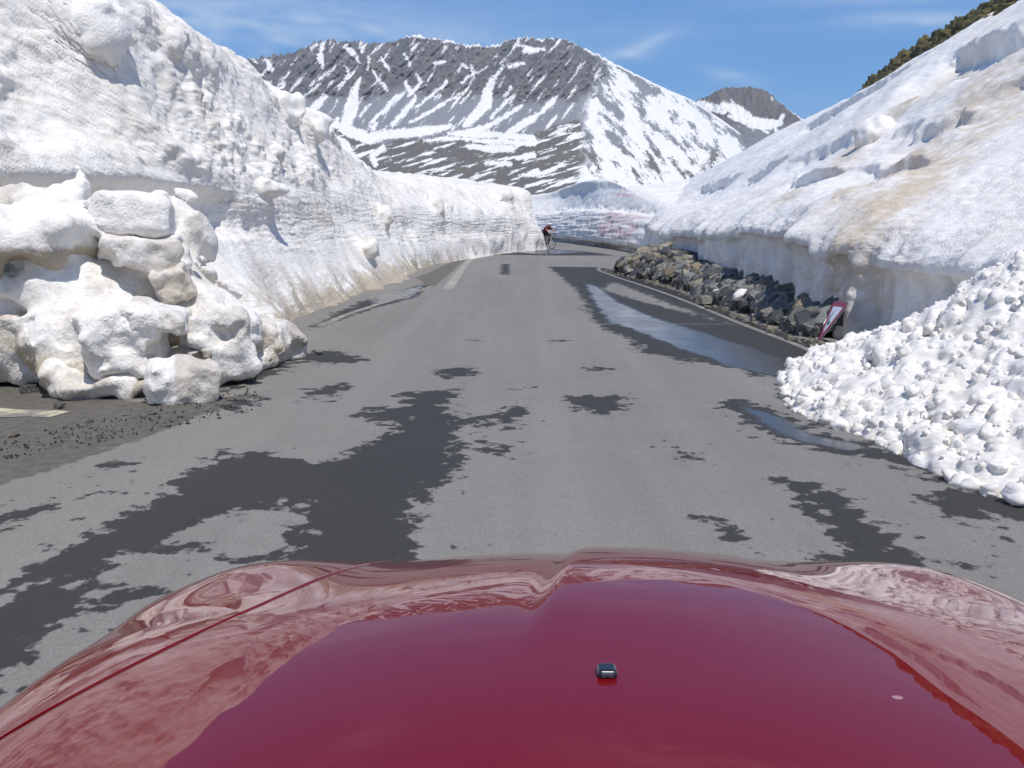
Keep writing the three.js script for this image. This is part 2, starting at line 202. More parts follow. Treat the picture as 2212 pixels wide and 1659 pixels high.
// painted edge lines, worn through to the asphalt
function line(name, label, pts, widths, step, seed, keep, tint = [0.62, 0.585, 0.46]) {
  const n = pts.length - 1, P = [], C = [], I = [], cum = [0]; const q = (s) => spline(pts, s);
  for (let i = 1; i <= 200; i++) { const a = q((i - 1) / 200 * n), b = q(i / 200 * n); cum.push(cum[i - 1] + Math.hypot(a[0] - b[0], a[1] - b[1])); }
  const len = cum[200], nu = Math.max(4, Math.round(len / step)), nv = 8;
  for (let i = 0; i <= nu; i++) { const want = len * i / nu; let j = 0; while (j < 199 && cum[j + 1] < want) j++; const s = clamp((j + (want - cum[j]) / (cum[j + 1] - cum[j] || 1)) / 200) * n, a = q(Math.max(0, s - 0.02)), b = q(Math.min(n, s + 0.02)), c = q(s), l = Math.hypot(b[0] - a[0], b[1] - a[1]) || 1, w = mix(widths[0], widths[1], i / nu);
    for (let k = 0; k <= nv; k++) { const o = (k / nv - 0.5) * w + 0.012 * noise(i * 0.35, k > nv / 2 ? 5 : 9, seed), x = c[0] - (b[1] - a[1]) / l * o, z = c[1] + (b[0] - a[0]) / l * o, e = smooth(0.0, 0.35, keep + 0.8 * fbm(x * 3.5, seed, z * 3.5, 4) + 0.35 * noise(x * 26, 3, z * 26)); P.push(x, 0.004, z); const as = [0.20, 0.19, 0.172]; C.push(...tint.map((v, t) => mix(as[t], v * (0.9 + 0.2 * noise(x * 14, 1, z * 14)), e))); } }
  for (let i = 0; i < nu; i++) for (let k = 0; k < nv; k++) { const a = i * (nv + 1) + k, b = a + 1, c = a + nv + 1, d = c + 1; I.push(a, c, b, b, c, d); }
  const g = new THREE.BufferGeometry(); g.setAttribute('position', new THREE.Float32BufferAttribute(P, 3)); g.setAttribute('color', new THREE.Float32BufferAttribute(C, 3)); g.setIndex(I); g.computeVertexNormals(); if (g.attributes.normal.getY(5) < 0) { I.reverse(); g.setIndex(I); g.computeVertexNormals(); }
  return structure(name, g, new THREE.MeshStandardMaterial({ vertexColors: true, roughness: 0.8 }), label);
}
line('edge_line', 'worn white edge line curving along the stones on the right', [[1390,577],[1320,577],[1292,582],[1330,598],[1400,621],[1480,650],[1600,699],[1700,737],[1800,778]].map((p) => onRoad(...p)), [0.11, 0.11], 0.03, 3, -0.04, [0.46, 0.43, 0.34]);
line('edge_line_001', 'faded white edge line on the left before the bend', [[968,624],[990,592],[1012,565],[1040,549]].map((p) => onRoad(...p)), [0.26, 0.22], 0.05, 8, 0.25, [0.42, 0.40, 0.34]);
line('edge_line_002', 'chipped cream road marking at the left verge', [[-160,880],[0,893],[75,893],[128,896]].map((p) => onRoad(...p)), [0.46, 0.24], 0.016, 13, 0.16, [0.60, 0.55, 0.38]);
line('edge_line_003', 'broken remains of an edge line at the foot of the left snow wall', [[690,705],[760,676],[850,647],[935,618]].map((p) => onRoad(...p)), [0.14, 0.14], 0.04, 21, 0.0, [0.52, 0.48, 0.36]);

// ------------------------------------------------------------------ snow
let leftWall, rightSlope;
const snowGrain = (() => { // coarse spring snow: crumbs from a few millimetres to a hand's width; repeats without a seam
  const n = 512, data = new Uint8Array(n * n * 4), tile = (u, v, k, s) => { const f = (a, b) => noise(a * k, b * k, s), w = (u) => u * u * (3 - 2 * u), a = w(u), b = w(v); return mix(mix(f(u, v), f(u - 1, v), a), mix(f(u, v - 1), f(u - 1, v - 1), a), b); };
  for (let j = 0; j < n; j++) for (let i = 0; i < n; i++) { const u = i / n, v = j / n, h = 0.5 + 0.30 * tile(u, v, 14, 1.5) + 0.34 * (0.45 - Math.abs(tile(u, v, 30, 4.5)) * 1.6) + 0.26 * tile(u, v, 62, 7.5) + 0.20 * tile(u, v, 120, 9.5), o = (j * n + i) * 4; data[o] = data[o + 1] = data[o + 2] = clamp(h) * 255; data[o + 3] = 255; }
  const t = new THREE.DataTexture(data, n, n); t.wrapS = t.wrapT = THREE.RepeatWrapping; t.magFilter = THREE.LinearFilter; t.needsUpdate = true; return t; })();
const snowMat = new THREE.MeshPhysicalMaterial({ vertexColors: true, roughness: 0.68, specularIntensity: 0.55, bumpMap: snowGrain, bumpScale: 0.012 });
const crumbMat = new THREE.MeshPhysicalMaterial({ vertexColors: true, roughness: 0.68, specularIntensity: 0.55 });
const CLEAN = [0.86, 0.842, 0.812], DIRT = [0.36, 0.30, 0.215], SAND = [0.66, 0.565, 0.445];
function snowColour(x, y, z, dirt, sand = 0) {
  const sp = noise(x * 31, y * 31, z * 31), pat = fbm(x * 1.7 + 5, y * 1.7, z * 1.7, 4), tex = fbm(x * 7, y * 7 + 3, z * 7, 3);
  const haze = 0.17 * smooth(-0.25, 0.4, fbm(x * 0.8, y * 0.8 + 9, z * 0.8, 3) + 0.5 * tex + 0.3 * sp), d = clamp(haze + 1.15 * dirt * smooth(-0.34, 0.30, pat + tex * 0.40 + sp * 0.24 + (dirt - 0.45) * 0.8)), s = sand * smooth(-0.2, 0.3, pat * 0.6 + tex * 0.5 + 0.15);
  return CLEAN.map((v, k) => mix(mix(v, SAND[k], s), DIRT[k], d * 0.85));
}
// left snow wall: cross sections at distances d; foot, top of the slumped fan, lip of the cut, slope, crest, back
{
  const px = (x, y, d) => at(x * K, y * K, d);
  const sec = (d, foot, fan, lip, mid, crest) => { const f = px(...foot, d); f[1] = -0.06; const c = crest.length === 2 ? px(...crest, d) : crest.slice(0, 2).concat(-d), l = lip.length === 2 ? px(...lip, d) : lip.slice(0, 2).concat(-d), a = fan.length === 2 ? px(...fan, d) : fan.slice(0, 2).concat(-d); const m = [mix(l[0], c[0], 0.45) - mid, mix(l[1], c[1], 0.52) + mid * 0.4, -d]; return [[f[0] + 0.35, -0.3, -d], f, a, l, m, c, [c[0] - 1.8, c[1] + 0.35, -d], [c[0] - 9, c[1] + 1.2, -d - 1]]; };
  const off = (d, fx, h) => [[fx + 0.3, -0.3, -d], [fx, -0.06, -d], [fx - 1.0, h * 0.22, -d], [fx - 1.45, h * 0.44, -d], [fx - 2.6, h * 0.74, -d], [fx - 3.9, h, -d], [fx - 6, h + 0.4, -d], [fx - 14, h + 1.5, -d]];
  const sections = [
    off(-3, -6.6, 5.6), off(2, -6.5, 5.8), off(5.5, -6.3, 5.8), off(7.6, -6.3, 5.8),
    sec(9.5, [-40, 374], [-6.1, 1.15, 1], [-6.2, 2.2, 1], 0.1, [-7.6, 5.6, 1]),
    sec(11.2, [150, 352], [-5.1, 1.1, 1], [-5.35, 2.2, 1], 0.05, [-7.0, 5.6, 1]),
    sec(13, [285, 333], [212, 246], [178, 182], 0.05, [104, -22]),
    sec(15.5, [310, 315.5], [262, 246], [250, 192], 0.1, [172, 20]),
    sec(18, [341, 303], [305, 252], [283, 190], 0.1, [215, 44]),
    sec(21.5, [374, 290], [340, 246], [318, 190], 0.1, [262, 78]),
    sec(26, [408, 278], [376, 240], [352, 190], 0.1, [318, 124]),
    sec(31, [416, 269], [405, 246], [388, 206], 0.1, [352, 155]),
    sec(37, [450, 262], [443, 243], [434, 212], 0.1, [388, 181]),
    sec(43, [486, 256.4], [482, 240], [474, 214], 0.1, [430, 182]),
    sec(48, [508, 252.9], [506, 238], [500, 214], 0.1, [462, 186]),
    sec(52.5, [532, 250.3], [530, 236], [524, 216], 0.0, [497, 189]),
    sec(54.6, [547, 249.2], [543.5, 235], [534, 219], 0.0, [519, 190]),
    sec(56.2, [541, 248.4], [537, 235], [531, 219], 0.0, [520, 190]),
    sec(60, [500, 247], [498, 235], [495, 219], 0.0, [490, 190]),
    sec(68, [450, 244], [446, 235], [440, 219], 0.0, [430, 196]),
  ];
  const shift = (x, y, z, r, s, n) => {
    r -= 1; const near = smooth(24, 9, -z), a = smooth(0.7, 1.2, r), b = smooth(1.9, 2.25, r);           // fan, cut wall, upper slope
    const ripple = 0.075 * fbm(z * 2.4 + x * 1.2, y * 0.35 + x * 0.5, 1.1, 4) + 0.15 * fbm(z * 0.7 + x * 0.5, y * 0.25, 4.2, 3) + 0.016 * noise(z * 9, y * 2, x * 2) + 0.012 * noise(x * 22, y * 22, z * 22);
    const toe = smooth(0.9, 0.0, r) * (0.34 * fbm(z * 0.75, 2.2, x * 0.3, 2) + 0.16 * billow(z * 1.5, 2.2, x * 0.4, 2) + 0.05 * billow(z * 5, y * 1.2, x * 1.2, 2));
    const wall = 0.10 * fbm(z * 1.4, y * 0.35, 3.3, 3) + 0.05 * billow(z * 4.0, y * 1.1, x * 2, 3) * smooth(-0.2, 0.3, noise(z * 0.6, y * 0.5, 5)) + 0.018 * noise(z * 0.8, y * 11 + 0.4 * noise(z * 2, y, 1), 2.2) + 0.016 * billow(x * 13, y * 13, z * 13, 2) - 0.16 * smooth(1.85, 1.45, r) * smooth(1.0, 1.35, r) * smooth(-0.3, 0.5, fbm(z * 0.35, y * 0.6, 8.1, 2));
    const calm = smooth(-0.25, 0.25, fbm(x * 0.5, y * 0.5 + 4, z * 0.3, 3)), up = 0.36 * fbm(x * 0.6, y * 0.6, z * 0.6, 3) + (0.22 - 0.15 * calm) * Math.max(0, fbm(x * 1.3, y * 1.3, z * 1.3, 3) + 0.05) * 1.6 + (0.055 - 0.04 * calm) * billow(x * 2.6, y * 2.6, z * 2.6, 3) + (0.022 - 0.012 * calm) * billow(x * 8, y * 8, z * 8, 2) + 0.05 * Math.max(0, fbm(x * 3.4, y * 3.4, z * 3.4, 3)) + 0.035 * fbm(x * 5.5, y * 5.5, z * 5.5, 3) + 0.012 * billow(x * 14, y * 14, z * 14, 2) + 0.006 * noise(x * 30, y * 30, z * 30);
    const ledge = smooth(8.6, 9.8, -z) * smooth(15.2, 13.0, -z) * (0.8 + 0.5 * noise(z * 0.8, 2, 2)) * (0.16 * smooth(1.7, 2.0, r) * smooth(2.6, 2.1, r) - 0.42 * smooth(1.05, 1.5, r) * smooth(1.98, 1.78, r));
    const farCut = smooth(36, 44, -z) * smooth(1.6, 0.5, r) * (0.16 * billow(z * 1.3, y * 0.3, x * 1.3, 3));
    return mix(mix(ripple + toe, wall, a), up * mix(0.75, 1, near), b) + farCut + ledge;
  };
  const paint = (x, y, z, r) => { r -= 1; const toe = smooth(0.95, 0.0, r + 0.35 * fbm(z * 2.4 + x, y * 0.8, x * 0.8, 4)) * smooth(46, 30, -z); const strata = smooth(0.9, 1.3, r) * smooth(2.2, 1.8, r) * smooth(0.1, 0.5, noise(z * 0.4, y * 7, 4)) * 0.3; return snowColour(x, y, z, clamp(0.15 + toe * 0.85 + strata + 0.25 * smooth(0.15, 0.55, fbm(x * 0.5, y * 0.5, z * 0.5, 3)) * smooth(1.8, 2.4, r)), 0.16 * smooth(1.9, 2.4, r)); };
  const g = loft(sections, 900, 400, shift, paint, [0.5, 1.5, 1.5, 1.2, 1, 0.6, 0.12]);
  leftWall = thing('snow_wall', 'tall dirty white snow wall ploughed up along the left side of the road', 'snow wall', null, grainUv(g, 'left'), snowMat);
}
// right snow slope with its overhanging brow
{
  const sec = (d, foot, under, brow, mid, crest, more = 0) => [[foot + 0.8, -0.4, -d], [foot, -0.06, -d], [mix(under[0], brow[0], 0.80), under[1] - 0.20, -d], [brow[0] + 0.13, brow[1] - 0.16, -d], [brow[0] + 0.02, brow[1] + 0.06, -d], [brow[0] + 0.22, brow[1] + 0.36, -d], [brow[0] + 0.85, brow[1] + 0.80, -d], [...mid, -d], [mix(mid[0], crest[0], 0.5), mix(mid[1], crest[1], 0.53), -d], [...crest, -d], [crest[0] + 4, crest[1] + 1.9 + more, -d - 1]];
  const sections = [
    sec(-3, 6.8, [6.8, 0.4], [6.2, 1.1], [8.6, 2.7], [15, 7.6], 1), sec(3, 6.4, [6.4, 0.4], [5.8, 1.1], [8.4, 2.7], [15, 7.6], 1), sec(7, 6.0, [6.0, 0.4], [5.4, 1.05], [8.0, 2.7], [14.8, 7.5], 1),
    sec(9.8, 5.0, [5.0, 0.35], [4.95, 0.98], [7.6, 2.8], [14.6, 7.6], 1), sec(11.4, 4.7, [4.72, 0.25], [4.62, 1.0], [7.3, 2.85], [14.5, 7.6], 1), sec(12.3, 4.8, [4.85, 0.42], [4.5, 1.12], [7.2, 2.85], [14.5, 7.6], 1), sec(13.6, 5.3, [5.3, 0.46], [4.5, 1.2], [7.2, 2.85], [14.5, 7.7], 1),
    sec(16, 5.5, [5.45, 0.5], [4.6, 1.32], [7.2, 2.95], [14.5, 7.9], 1), sec(19, 5.6, [5.5, 0.46], [4.85, 1.34], [7.2, 2.95], [14.5, 8.0]), sec(22, 5.6, [5.5, 0.5], [5.0, 1.28], [7.3, 2.9], [14.5, 8.0]),
    sec(25, 5.7, [5.55, 0.5], [5.1, 1.18], [7.4, 2.8], [14.5, 7.95]), sec(29, 5.7, [5.5, 0.62], [5.1, 1.18], [7.6, 2.7], [14.5, 7.75]), sec(33, 5.9, [5.8, 0.5], [5.5, 1.1], [8, 2.65], [14.4, 7.4]), sec(38, 6.3, [6.25, 0.5], [6.1, 1.1], [8.6, 2.7], [14.0, 6.7]),
    sec(43, 6.6, [6.6, 0.6], [6.5, 1.35], [9.0, 2.9], [14.2, 6.5]), sec(50, 7.4, [7.4, 0.6], [7.4, 1.5], [9.5, 3.1], [13.8, 6.1]), sec(59, 8.3, [8.3, 0.6], [8.3, 1.5], [9.9, 3.0], [12.8, 5.0]), sec(68, 8.9, [8.9, 0.6], [8.9, 1.4], [10.0, 2.6], [11.8, 4.0]), sec(80, 9.5, [9.5, 0.5], [9.5, 1.2], [10.2, 2.1], [11.0, 3.2]),
  ];
  // hollows scooped by the plough and the wind: place on the slope (x, d), reach along and up the slope, depth
  const scoops = [[10.9, 21.6, 3.0, 0.9, 0.62], [12.6, 36, 5.0, 0.8, 0.42], [8.4, 14.2, 1.9, 0.45, 0.20], [7.6, 17.6, 1.6, 0.5, 0.24], [8.2, 25, 2.6, 0.6, 0.28], [6.7, 21, 1.8, 0.4, 0.22], [8.8, 33, 2.6, 0.6, 0.28], [6.4, 16, 1.4, 0.35, 0.18], [9.4, 44, 4, 0.7, 0.35]];
  const shift = (x, y, z, r, s, n) => {
    r = r < 4 ? r * 0.75 : r < 6 ? 3 + (r - 4) * 0.5 : r - 2; r -= 0.75; const up = smooth(1.9, 2.5, r), w = noise(x * 0.9, y, z * 0.9) * 0.5;
    const tongue = smooth(0.4, 1.1, r) * (1 - up);                                                        // melted drips along the brow
    let d = 0.16 * fbm(x * 0.45, y * 0.45, z * 0.45, 3) + 0.06 * fbm(x * 1.9, y * 1.9, z * 1.2, 3) + up * (0.030 * fbm(x * 1.6 - z * 0.8, y, z * 5.0, 3) + 0.026 * billow(x * 4.5, y * 4.5, z * 4.5, 3) * smooth(-0.1, 0.25, fbm(x * 0.5, 7, z * 0.5, 3)) + 0.013 * billow(x * 11, y * 11, z * 11, 2) + 0.006 * noise(x * 26, y * 26, z * 26));
    for (const [sx, sd, al, ac, dep] of scoops) { const u = (-z - sd + w) / al, v = (x - sx + 0.5 * w + 0.25 * fbm(x * 2, z * 2, 3, 2)) / ac; if (Math.abs(u) < 1.5 && v > -2.2 && v < 1.3) { const edge = v > 0 ? smooth(1.0, 0.60, v + 0.16 * fbm(x * 3, z * 3, 2, 3)) : smooth(-2.2, 0, v); d -= up * dep * edge * smooth(1.4, 0.7, Math.abs(u)); } }
    const streaks = smooth(0.2, 1, r) * (1 - up) * (0.22 * billow(z * 1.1, y * 0.25, x * 0.2, 3, 0.55) + 0.06 * billow(z * 5, y * 0.6, 2, 3));
    d += streaks + (1 - up) * (0.05 * fbm(x * 2.4, y * 2.4, z * 2.4, 3) + 0.016 * billow(x * 9, y * 9, z * 9, 2));
    const drop = smooth(1.2, 0.9, r) * smooth(0.0, 0.9, r) * (0.42 * fbm(z * 0.9, 1.7, 3.4, 3) - 0.34 * Math.max(0, noise(z * 2.3, 4, 4)) - 0.05);
    const lobe = smooth(0.0, 0.5, r) * smooth(3.2, 2.2, r) * (0.42 * fbm(z * 0.62, 1.3, 1.9, 2) + 0.16 * fbm(z * 2.2, 5.5, y * 0.3, 2));
    return [d * n[0] + lobe, d * n[1] + drop - 0.04 * tongue - 0.25 * lobe, d * n[2]];
  };
  const sandBand = (x, y, z) => { const d = -z; let s = 0; for (const [a, b, w] of [[4.4, 12.2, 0.55], [5.2, 14.2, 0.35], [5.8, 19, 0.4]]) { const off = d - (b + (x - a) * 0.85) + 0.5 * noise(x * 0.8, 2, z * 0.8); s = Math.max(s, smooth(1.6, 0.2, Math.abs(off) / w / 2) * smooth(a - 1, a + 0.2, x) * smooth(a + 9, a + 3, x)); } return s; };
  const paint = (x, y, z, r) => snowColour(x, y, z, 0.10 + 0.12 * smooth(0.1, 0.5, fbm(x * 0.6, 3, z * 0.6, 3)), clamp(0.26 * smooth(-0.05, 0.4, fbm(x * 0.25 + z * 0.2, 1, z * 0.18, 3)) + 0.85 * sandBand(x, y, z)));
  const g = loft(sections, 900, 420, shift, paint, [0.4, 1.3, 1.8, 1.8, 1.6, 1.4, 1.1, 0.85, 0.85, 0.15], true);
  rightSlope = thing('snow_slope', 'broad hillside of dirty snow ending in an overhanging brow on the right', 'snow slope', null, grainUv(g, 'right'), snowMat);
}
// cut snow bank that closes the bend
{
  const sec = (x, d, top, crest, back = 7) => { const tx = 0.25, n = [tx * 0.3, -1]; return [[x, -0.4, -d - 0.5], [x, -0.06, -d], [x - 0.12, top * 0.30, -d + 0.12], [x + 0.55, top * 0.88, -d - 0.2], [x + 1.15, top + 0.14, -d - 0.9], [x + 1.3, mix(top, crest, 0.6), -d - back * 0.55], [x + 1.0, crest, -d - back], [x + 2, crest - 0.5, -d - back - 8]]; };
  const sections = [sec(11.5, 36, 1.6, 4.6, 26), sec(8.6, 39.5, 1.7, 4.3, 26), sec(7.4, 41.5, 1.75, 4.2, 24), sec(6.9, 45, 1.9, 4.3, 22), sec(6.55, 51, 2.1, 4.7, 18), sec(6.1, 58, 2.35, 5.0, 14), sec(5.3, 66, 2.6, 5.1, 10), sec(4.3, 75, 2.7, 5.0, 9), sec(2.5, 84, 2.6, 4.6, 9), sec(-2, 93, 2.5, 4.5, 9), sec(-9, 99, 2.5, 4.5, 9)];
  const shift = (x, y, z, r) => { r -= 1; const up = smooth(2.4, 3.1, r); return mix(0.10 * fbm(x * 0.8, y * 0.5, z * 0.8, 3) + 0.07 * noise(x * 0.5, y * 5.5, z * 0.3) + 0.05 * billow(x * 2.4, y * 1.2, z * 2.4, 3) - 0.22 * smooth(0.75, 0.2, r), 0.14 * fbm(x * 0.4, y * 0.4, z * 0.4, 3) + 0.03 * billow(x * 1.7, y, z * 1.7, 2) + smooth(3.4, 2.9, r) * 0.16 * billow(x * 1.0, y, z * 1.0, 3), up); };
  const paint = (x, y, z, r) => {
    r -= 1; let c = snowColour(x, y, z, clamp(0.12 + 0.35 * smooth(2.6, 1.6, r) * smooth(-0.1, 0.4, noise(x * 0.4 + z * 0.1, y * 4.5, 2)) + 0.3 * smooth(0.8, 0.2, r)), 0.08);
    // faded spray paint: a pink stain and blots on the cut face, faint pink and blue scribbles on the slope above
    const face = smooth(2.5, 2.2, r) * smooth(0.4, 0.7, r), d = -z;
    const pink = face * smooth(49.0, 50.2, d) * smooth(62.0, 60.2, d) * smooth(-0.15, 0.3, fbm(d * 0.28, y * 3.2, 4, 3) + 0.12) * smooth(0.5, 0.9, y) * 0.42; c = c.map((v, k) => mix(v, [0.66, 0.30, 0.29][k], pink));
    const h = y, slope = smooth(2.9, 3.2, r) * smooth(4.2, 3.9, r);
    const s1 = slope * smooth(3.25, 3.4, h) * smooth(3.95, 3.8, h) * smooth(0.02, 0.25, fbm(x * 3.1 + h * 2, h * 3.4, 3.7, 3) + 0.08);
    const blue = s1 * smooth(5.3, 5.6, x) * smooth(7.0, 6.8, x) * 0.30, red = s1 * smooth(7.2, 7.4, x) * smooth(8.9, 8.7, x) * 0.38;
    c = c.map((v, k) => mix(v, [0.32, 0.52, 0.68][k], blue)); c = c.map((v, k) => mix(v, [0.74, 0.25, 0.26][k], red));
    return c;
  };
  const g = loft(sections, 420, 220, shift, paint, [0.4, 1.6, 1.6, 1.3, 0.8, 0.8, 0.2], true);
  thing('snow_bank', 'vertical cut snow bank with a pink paint stain closing the bend', 'snow bank', null, g, snowMat);
}
// ------------------------------------------------------------------ mountains, kilometres away, and the grassy hillside
{
  const crest = curve([[380,150],[440,138],[490,130],[520,127],[560,126],[590,118],[620,117],[650,104],[680,92],[700,86],[715,84],[730,90],[775,87],[790,94],[830,90],[860,84],[890,75],[910,75],[960,87],[1000,94],[1060,99],[1085,88],[1110,81],[1135,79],[1165,83],[1200,80],[1225,83],[1250,97],[1290,116],[1340,141],[1380,160],[1440,190],[1480,206],[1500,216],[1560,256],[1620,300],[1700,350],[1800,400],[1900,430]]);
  const cragFoot = curve([[380,190],[500,168],[560,172],[600,196],[650,212],[700,216],[740,208],[800,214],[860,190],[910,200],[960,212],[1010,214],[1060,200],[1100,232],[1140,222],[1200,214],[1250,214],[1290,190],[1330,160],[1900,300]]);
  const hillTop = curve([[380,250],[690,273],[740,278],[780,296],[800,312],[830,312],[870,300],[940,297],[985,290],[1020,298],[1080,292],[1150,292],[1200,270],[1250,258],[1262,300],[1280,420],[1900,450]]);
  const seg = (X, Y, list) => { let best = -99; for (const q of list) for (let i = 0; i + 5 < q.length; i += 3) { const ax = q[i], ay = q[i + 1], aw = q[i + 2], bx = q[i + 3], by = q[i + 4], bw = q[i + 5], dx = bx - ax, dy = by - ay, t = clamp(((X - ax) * dx + (Y - ay) * dy) / (dx * dx + dy * dy)), e = mix(aw, bw, t) - Math.hypot(X - ax - dx * t, Y - ay - dy * t); if (e > best) best = e; } return best; };
  const Z = (q) => q.map((v, i) => i % 3 === 0 ? 474.4 + v * 0.30637 : i % 3 === 1 ? 54.2 + v * 0.30637 : v * 0.30637);
  const tongues = [ // snow lying in the gullies: x, y, half width ...
    [735,120,12,710,200,14,730,300,6],[690,200,4,715,250,16],[890,150,14,940,200,20,985,265,3],[1000,130,14,1010,190,10],[1050,225,5,1050,310,4],[1305,200,6,1340,275,9],[1140,250,6,1195,305,7],[880,290,3,915,335,10,880,400,5],
    [990,365,5,950,470,26,935,560,46,890,700,34],[1060,560,6,990,640,8],[710,415,5,600,500,6,510,565,4],[740,500,16,690,560,26,620,640,20],[490,335,5,400,450,5],[460,400,6,430,440,10],[1080,325,2,1130,400,8,1175,455,10],[1250,505,14,1200,560,20,1155,615,12],
    [1385,345,4,1420,400,10,1340,490,12],[1310,400,8,1340,470,14],[1600,400,8,1500,490,8,1385,580,4],[1385,510,8,1340,570,18,1220,700,14],[1700,480,4,1550,570,10,1340,690,8],[1775,290,6,1790,340,6,1710,405,6],[1770,470,6,1700,550,7],
    [2000,290,6,1930,380,16,1890,460,34,1880,560,40,1740,700,22],[1880,300,2,1720,390,5],[2050,440,10,2010,500,12],[2020,530,5,1920,650,12],[2120,575,12,2010,650,14,1880,720,16,1750,760,26],[2230,640,20,2120,710,24,2010,780,18],[2330,560,10,2240,640,14],
    [1520,270,8,1590,255,7],[1715,280,10,1750,300,6],[2040,290,12,2140,270,8],[2160,180,20,2290,170,10],[2100,140,6,2180,160,10],[340,250,12,370,310,16],[225,230,4,260,260,6],[345,290,8,280,390,5],[640,160,8,690,140,5],
    [700,690,16,820,700,20,900,740,38,1050,800,40,1180,770,30,1350,760,30,1550,730,22,1620,710,14],[1620,770,10,1800,760,34,2000,780,18,2212,800,22],[1440,820,8,1600,800,16,1700,800,10,1900,820,14,2212,830,20],[740,700,10,760,670,8],[830,660,10,810,710,12],[1100,690,10,1080,730,14],
    [790,780,20,860,850,50,930,930,30],[1150,870,20,1080,920,14],[1080,940,18,1100,990,10],[1750,850,14,1880,870,24,2050,870,24],[2100,940,16,2212,920,20],[2140,1060,10,2230,1040,26],[1880,970,12,2040,980,16],
  ].map(Z);
  const rim = [[1340,62,8,1420,80,8,1480,95,3],[1520,82,4,1600,105,8,1680,125,8,1850,140,13,1960,142,6],[2480,65,5,2570,110,8],[2600,130,10,2720,230,16,2780,280,8]].map(Z);
  const N2 = 3100;
  const sections = 900, rows = 300, P = new Float32Array((sections + 1) * (rows + 1) * 3), C = new Float32Array(P.length), I = [];
  for (let i = 0; i <= sections; i++) for (let k = 0; k <= rows; k++) {
    const X = 400 + i / sections * 1360, jag = 8 * fbm(X * 0.045, 1, 2, 3) + 12 * Math.abs(noise(X * 0.07, 3, 1)) + 4.5 * noise(X * 0.22, 2, 2) + 2 * noise(X * 0.6, 1, 5), top = crest(X) - jag * smooth(1520, 1180, X) * 0.95 + 3, Y = mix(top, 440, Math.pow(k / rows, 1.05));
    const t = clamp((Y - crest(X) + 8) / (448 - crest(X))), gx = X + 0.8 * (Y - 90);                                             // across the gullies of the left face, which run down to the left
    const spur = smooth(-14, 14, X - curve([[80, 1240], [125, 1300], [190, 1288], [250, 1258], [330, 1266], [400, 1248]])(Y) + 34 * fbm(X * 0.03, Y * 0.03, 40, 3)), wx = 6 * fbm(X * 0.05, Y * 0.05, 5, 3), wy = 6 * fbm(X * 0.05 + 9, Y * 0.05, 1, 3);
    const crag = smooth(10, -10, Y - cragFoot(X) + 22 * fbm(X * 0.03, Y * 0.03, 3, 3)) * (1 - spur * 0.75), hill = smooth(-4, 4, Y - hillTop(X) + 5 * fbm(X * 0.03, Y * 0.05, 8, 3)) * (1 - smooth(1262, 1280, X));
    const rib = billow(gx * 0.030, Y * 0.012, 2, 3), rock = fbm(X * 0.10, Y * 0.13, 4, 4), fine = fbm(X * 0.34, Y * 0.42, 7, 3), sidew = spur * billow((X - 0.9 * Y) * 0.03, Y * 0.01 + X * 0.006, 6, 3);
    let d = 3000 - 1750 * Math.pow(t, 0.85) - (X - 1100) * 0.25 * (1 - spur) + spur * (X - 1265) * 0.9;
    d += -(crag * (52 * rib + 26 * rock + 6 * fine) + (1 - crag) * (1 - hill) * (11 * rib + 1.5 * rock) + hill * (14 * fbm(X * 0.02, Y * 0.05, 3, 3) + 3 * rock) + spur * (16 * sidew + 10 * rock));
    const p = at(X, Y, d); P.set(p, (i * (rows + 1) + k) * 3);
    // what lies there: bare crag, scree, brown turf, old snow
    let c = [0.235, 0.237, 0.246].map((v, q) => v * (1 + 0.10 * fine) + [0, 0, 0][q]);
    const tone = 0.5 + 0.9 * fbm(X * 0.035, Y * 0.05, 9, 3), cc = [mix(0.098, 0.190, tone), mix(0.100, 0.172, tone), mix(0.108, 0.156, tone)].map((v) => v * (1 + 0.7 * fine + 0.8 * rock + 0.15 * rib)); c = c.map((v, q) => mix(v, cc[q], crag));
    const turf = [0.135, 0.122, 0.103].map((v, q) => v * (1 + 0.35 * rock + 0.25 * fine) + [0.004, 0.008, 0][q] * smooth(0, 0.4, fbm(X * 0.012, Y * 0.02, 4, 2))); c = c.map((v, q) => mix(v, turf[q], Math.max(hill, smooth(300, 345, Y + 14 * rock) * spur * 0.8)));
    const m = Math.max(seg(X + wx * 0.8, Y + wy * 0.8, tongues), seg(X + wx * 0.3, Y + wy * 0.3, rim));
    let snow = smooth(-0.7, 0.7, m + 6.5 * fine + 4.5 * rock + 0.8);
    snow = Math.max(snow, (1 - spur) * (1 - hill) * smooth(0.215, 0.265, fbm(gx * 0.062, (Y - X) * 0.012, 12, 4) + 0.34 * fine - 0.03 * crag));      // small streaks
    snow = Math.max(snow, hill * smooth(0.155, 0.21, fbm(X * 0.020 + Y * 0.026, Y * 0.085 + X * 0.022, 15, 5, 0.66) * (1.0 + 0.5 * smooth(1000, 1200, X)) + 0.12 * fine + 0.05));
    const bare = 1.15 * fbm((X - 0.75 * Y) * 0.030, (Y + 0.5 * X) * 0.012, 21, 5, 0.62) + 0.30 * fine + 0.10 * smooth(14, 4, Math.abs(Y - top - 14)) - 0.02; snow = Math.max(snow, spur * smooth(0.13, 0.05, bare + 0.12 * smooth(150, 60, Y) + 0.10 * crag + 0.16 * Math.exp(-(((X - 1325 - (Y - 240) * 0.15) / 15) ** 2)) * smooth(320, 280, Y)));
    const lip = 5.5 * smooth(-0.15, 0.25, noise(X * 0.045, 8, 3)) * smooth(860, 900, X); if (Y - top < lip) snow = Math.max(snow, smooth(lip, lip - 1.5, Y - top + 2 * fine));
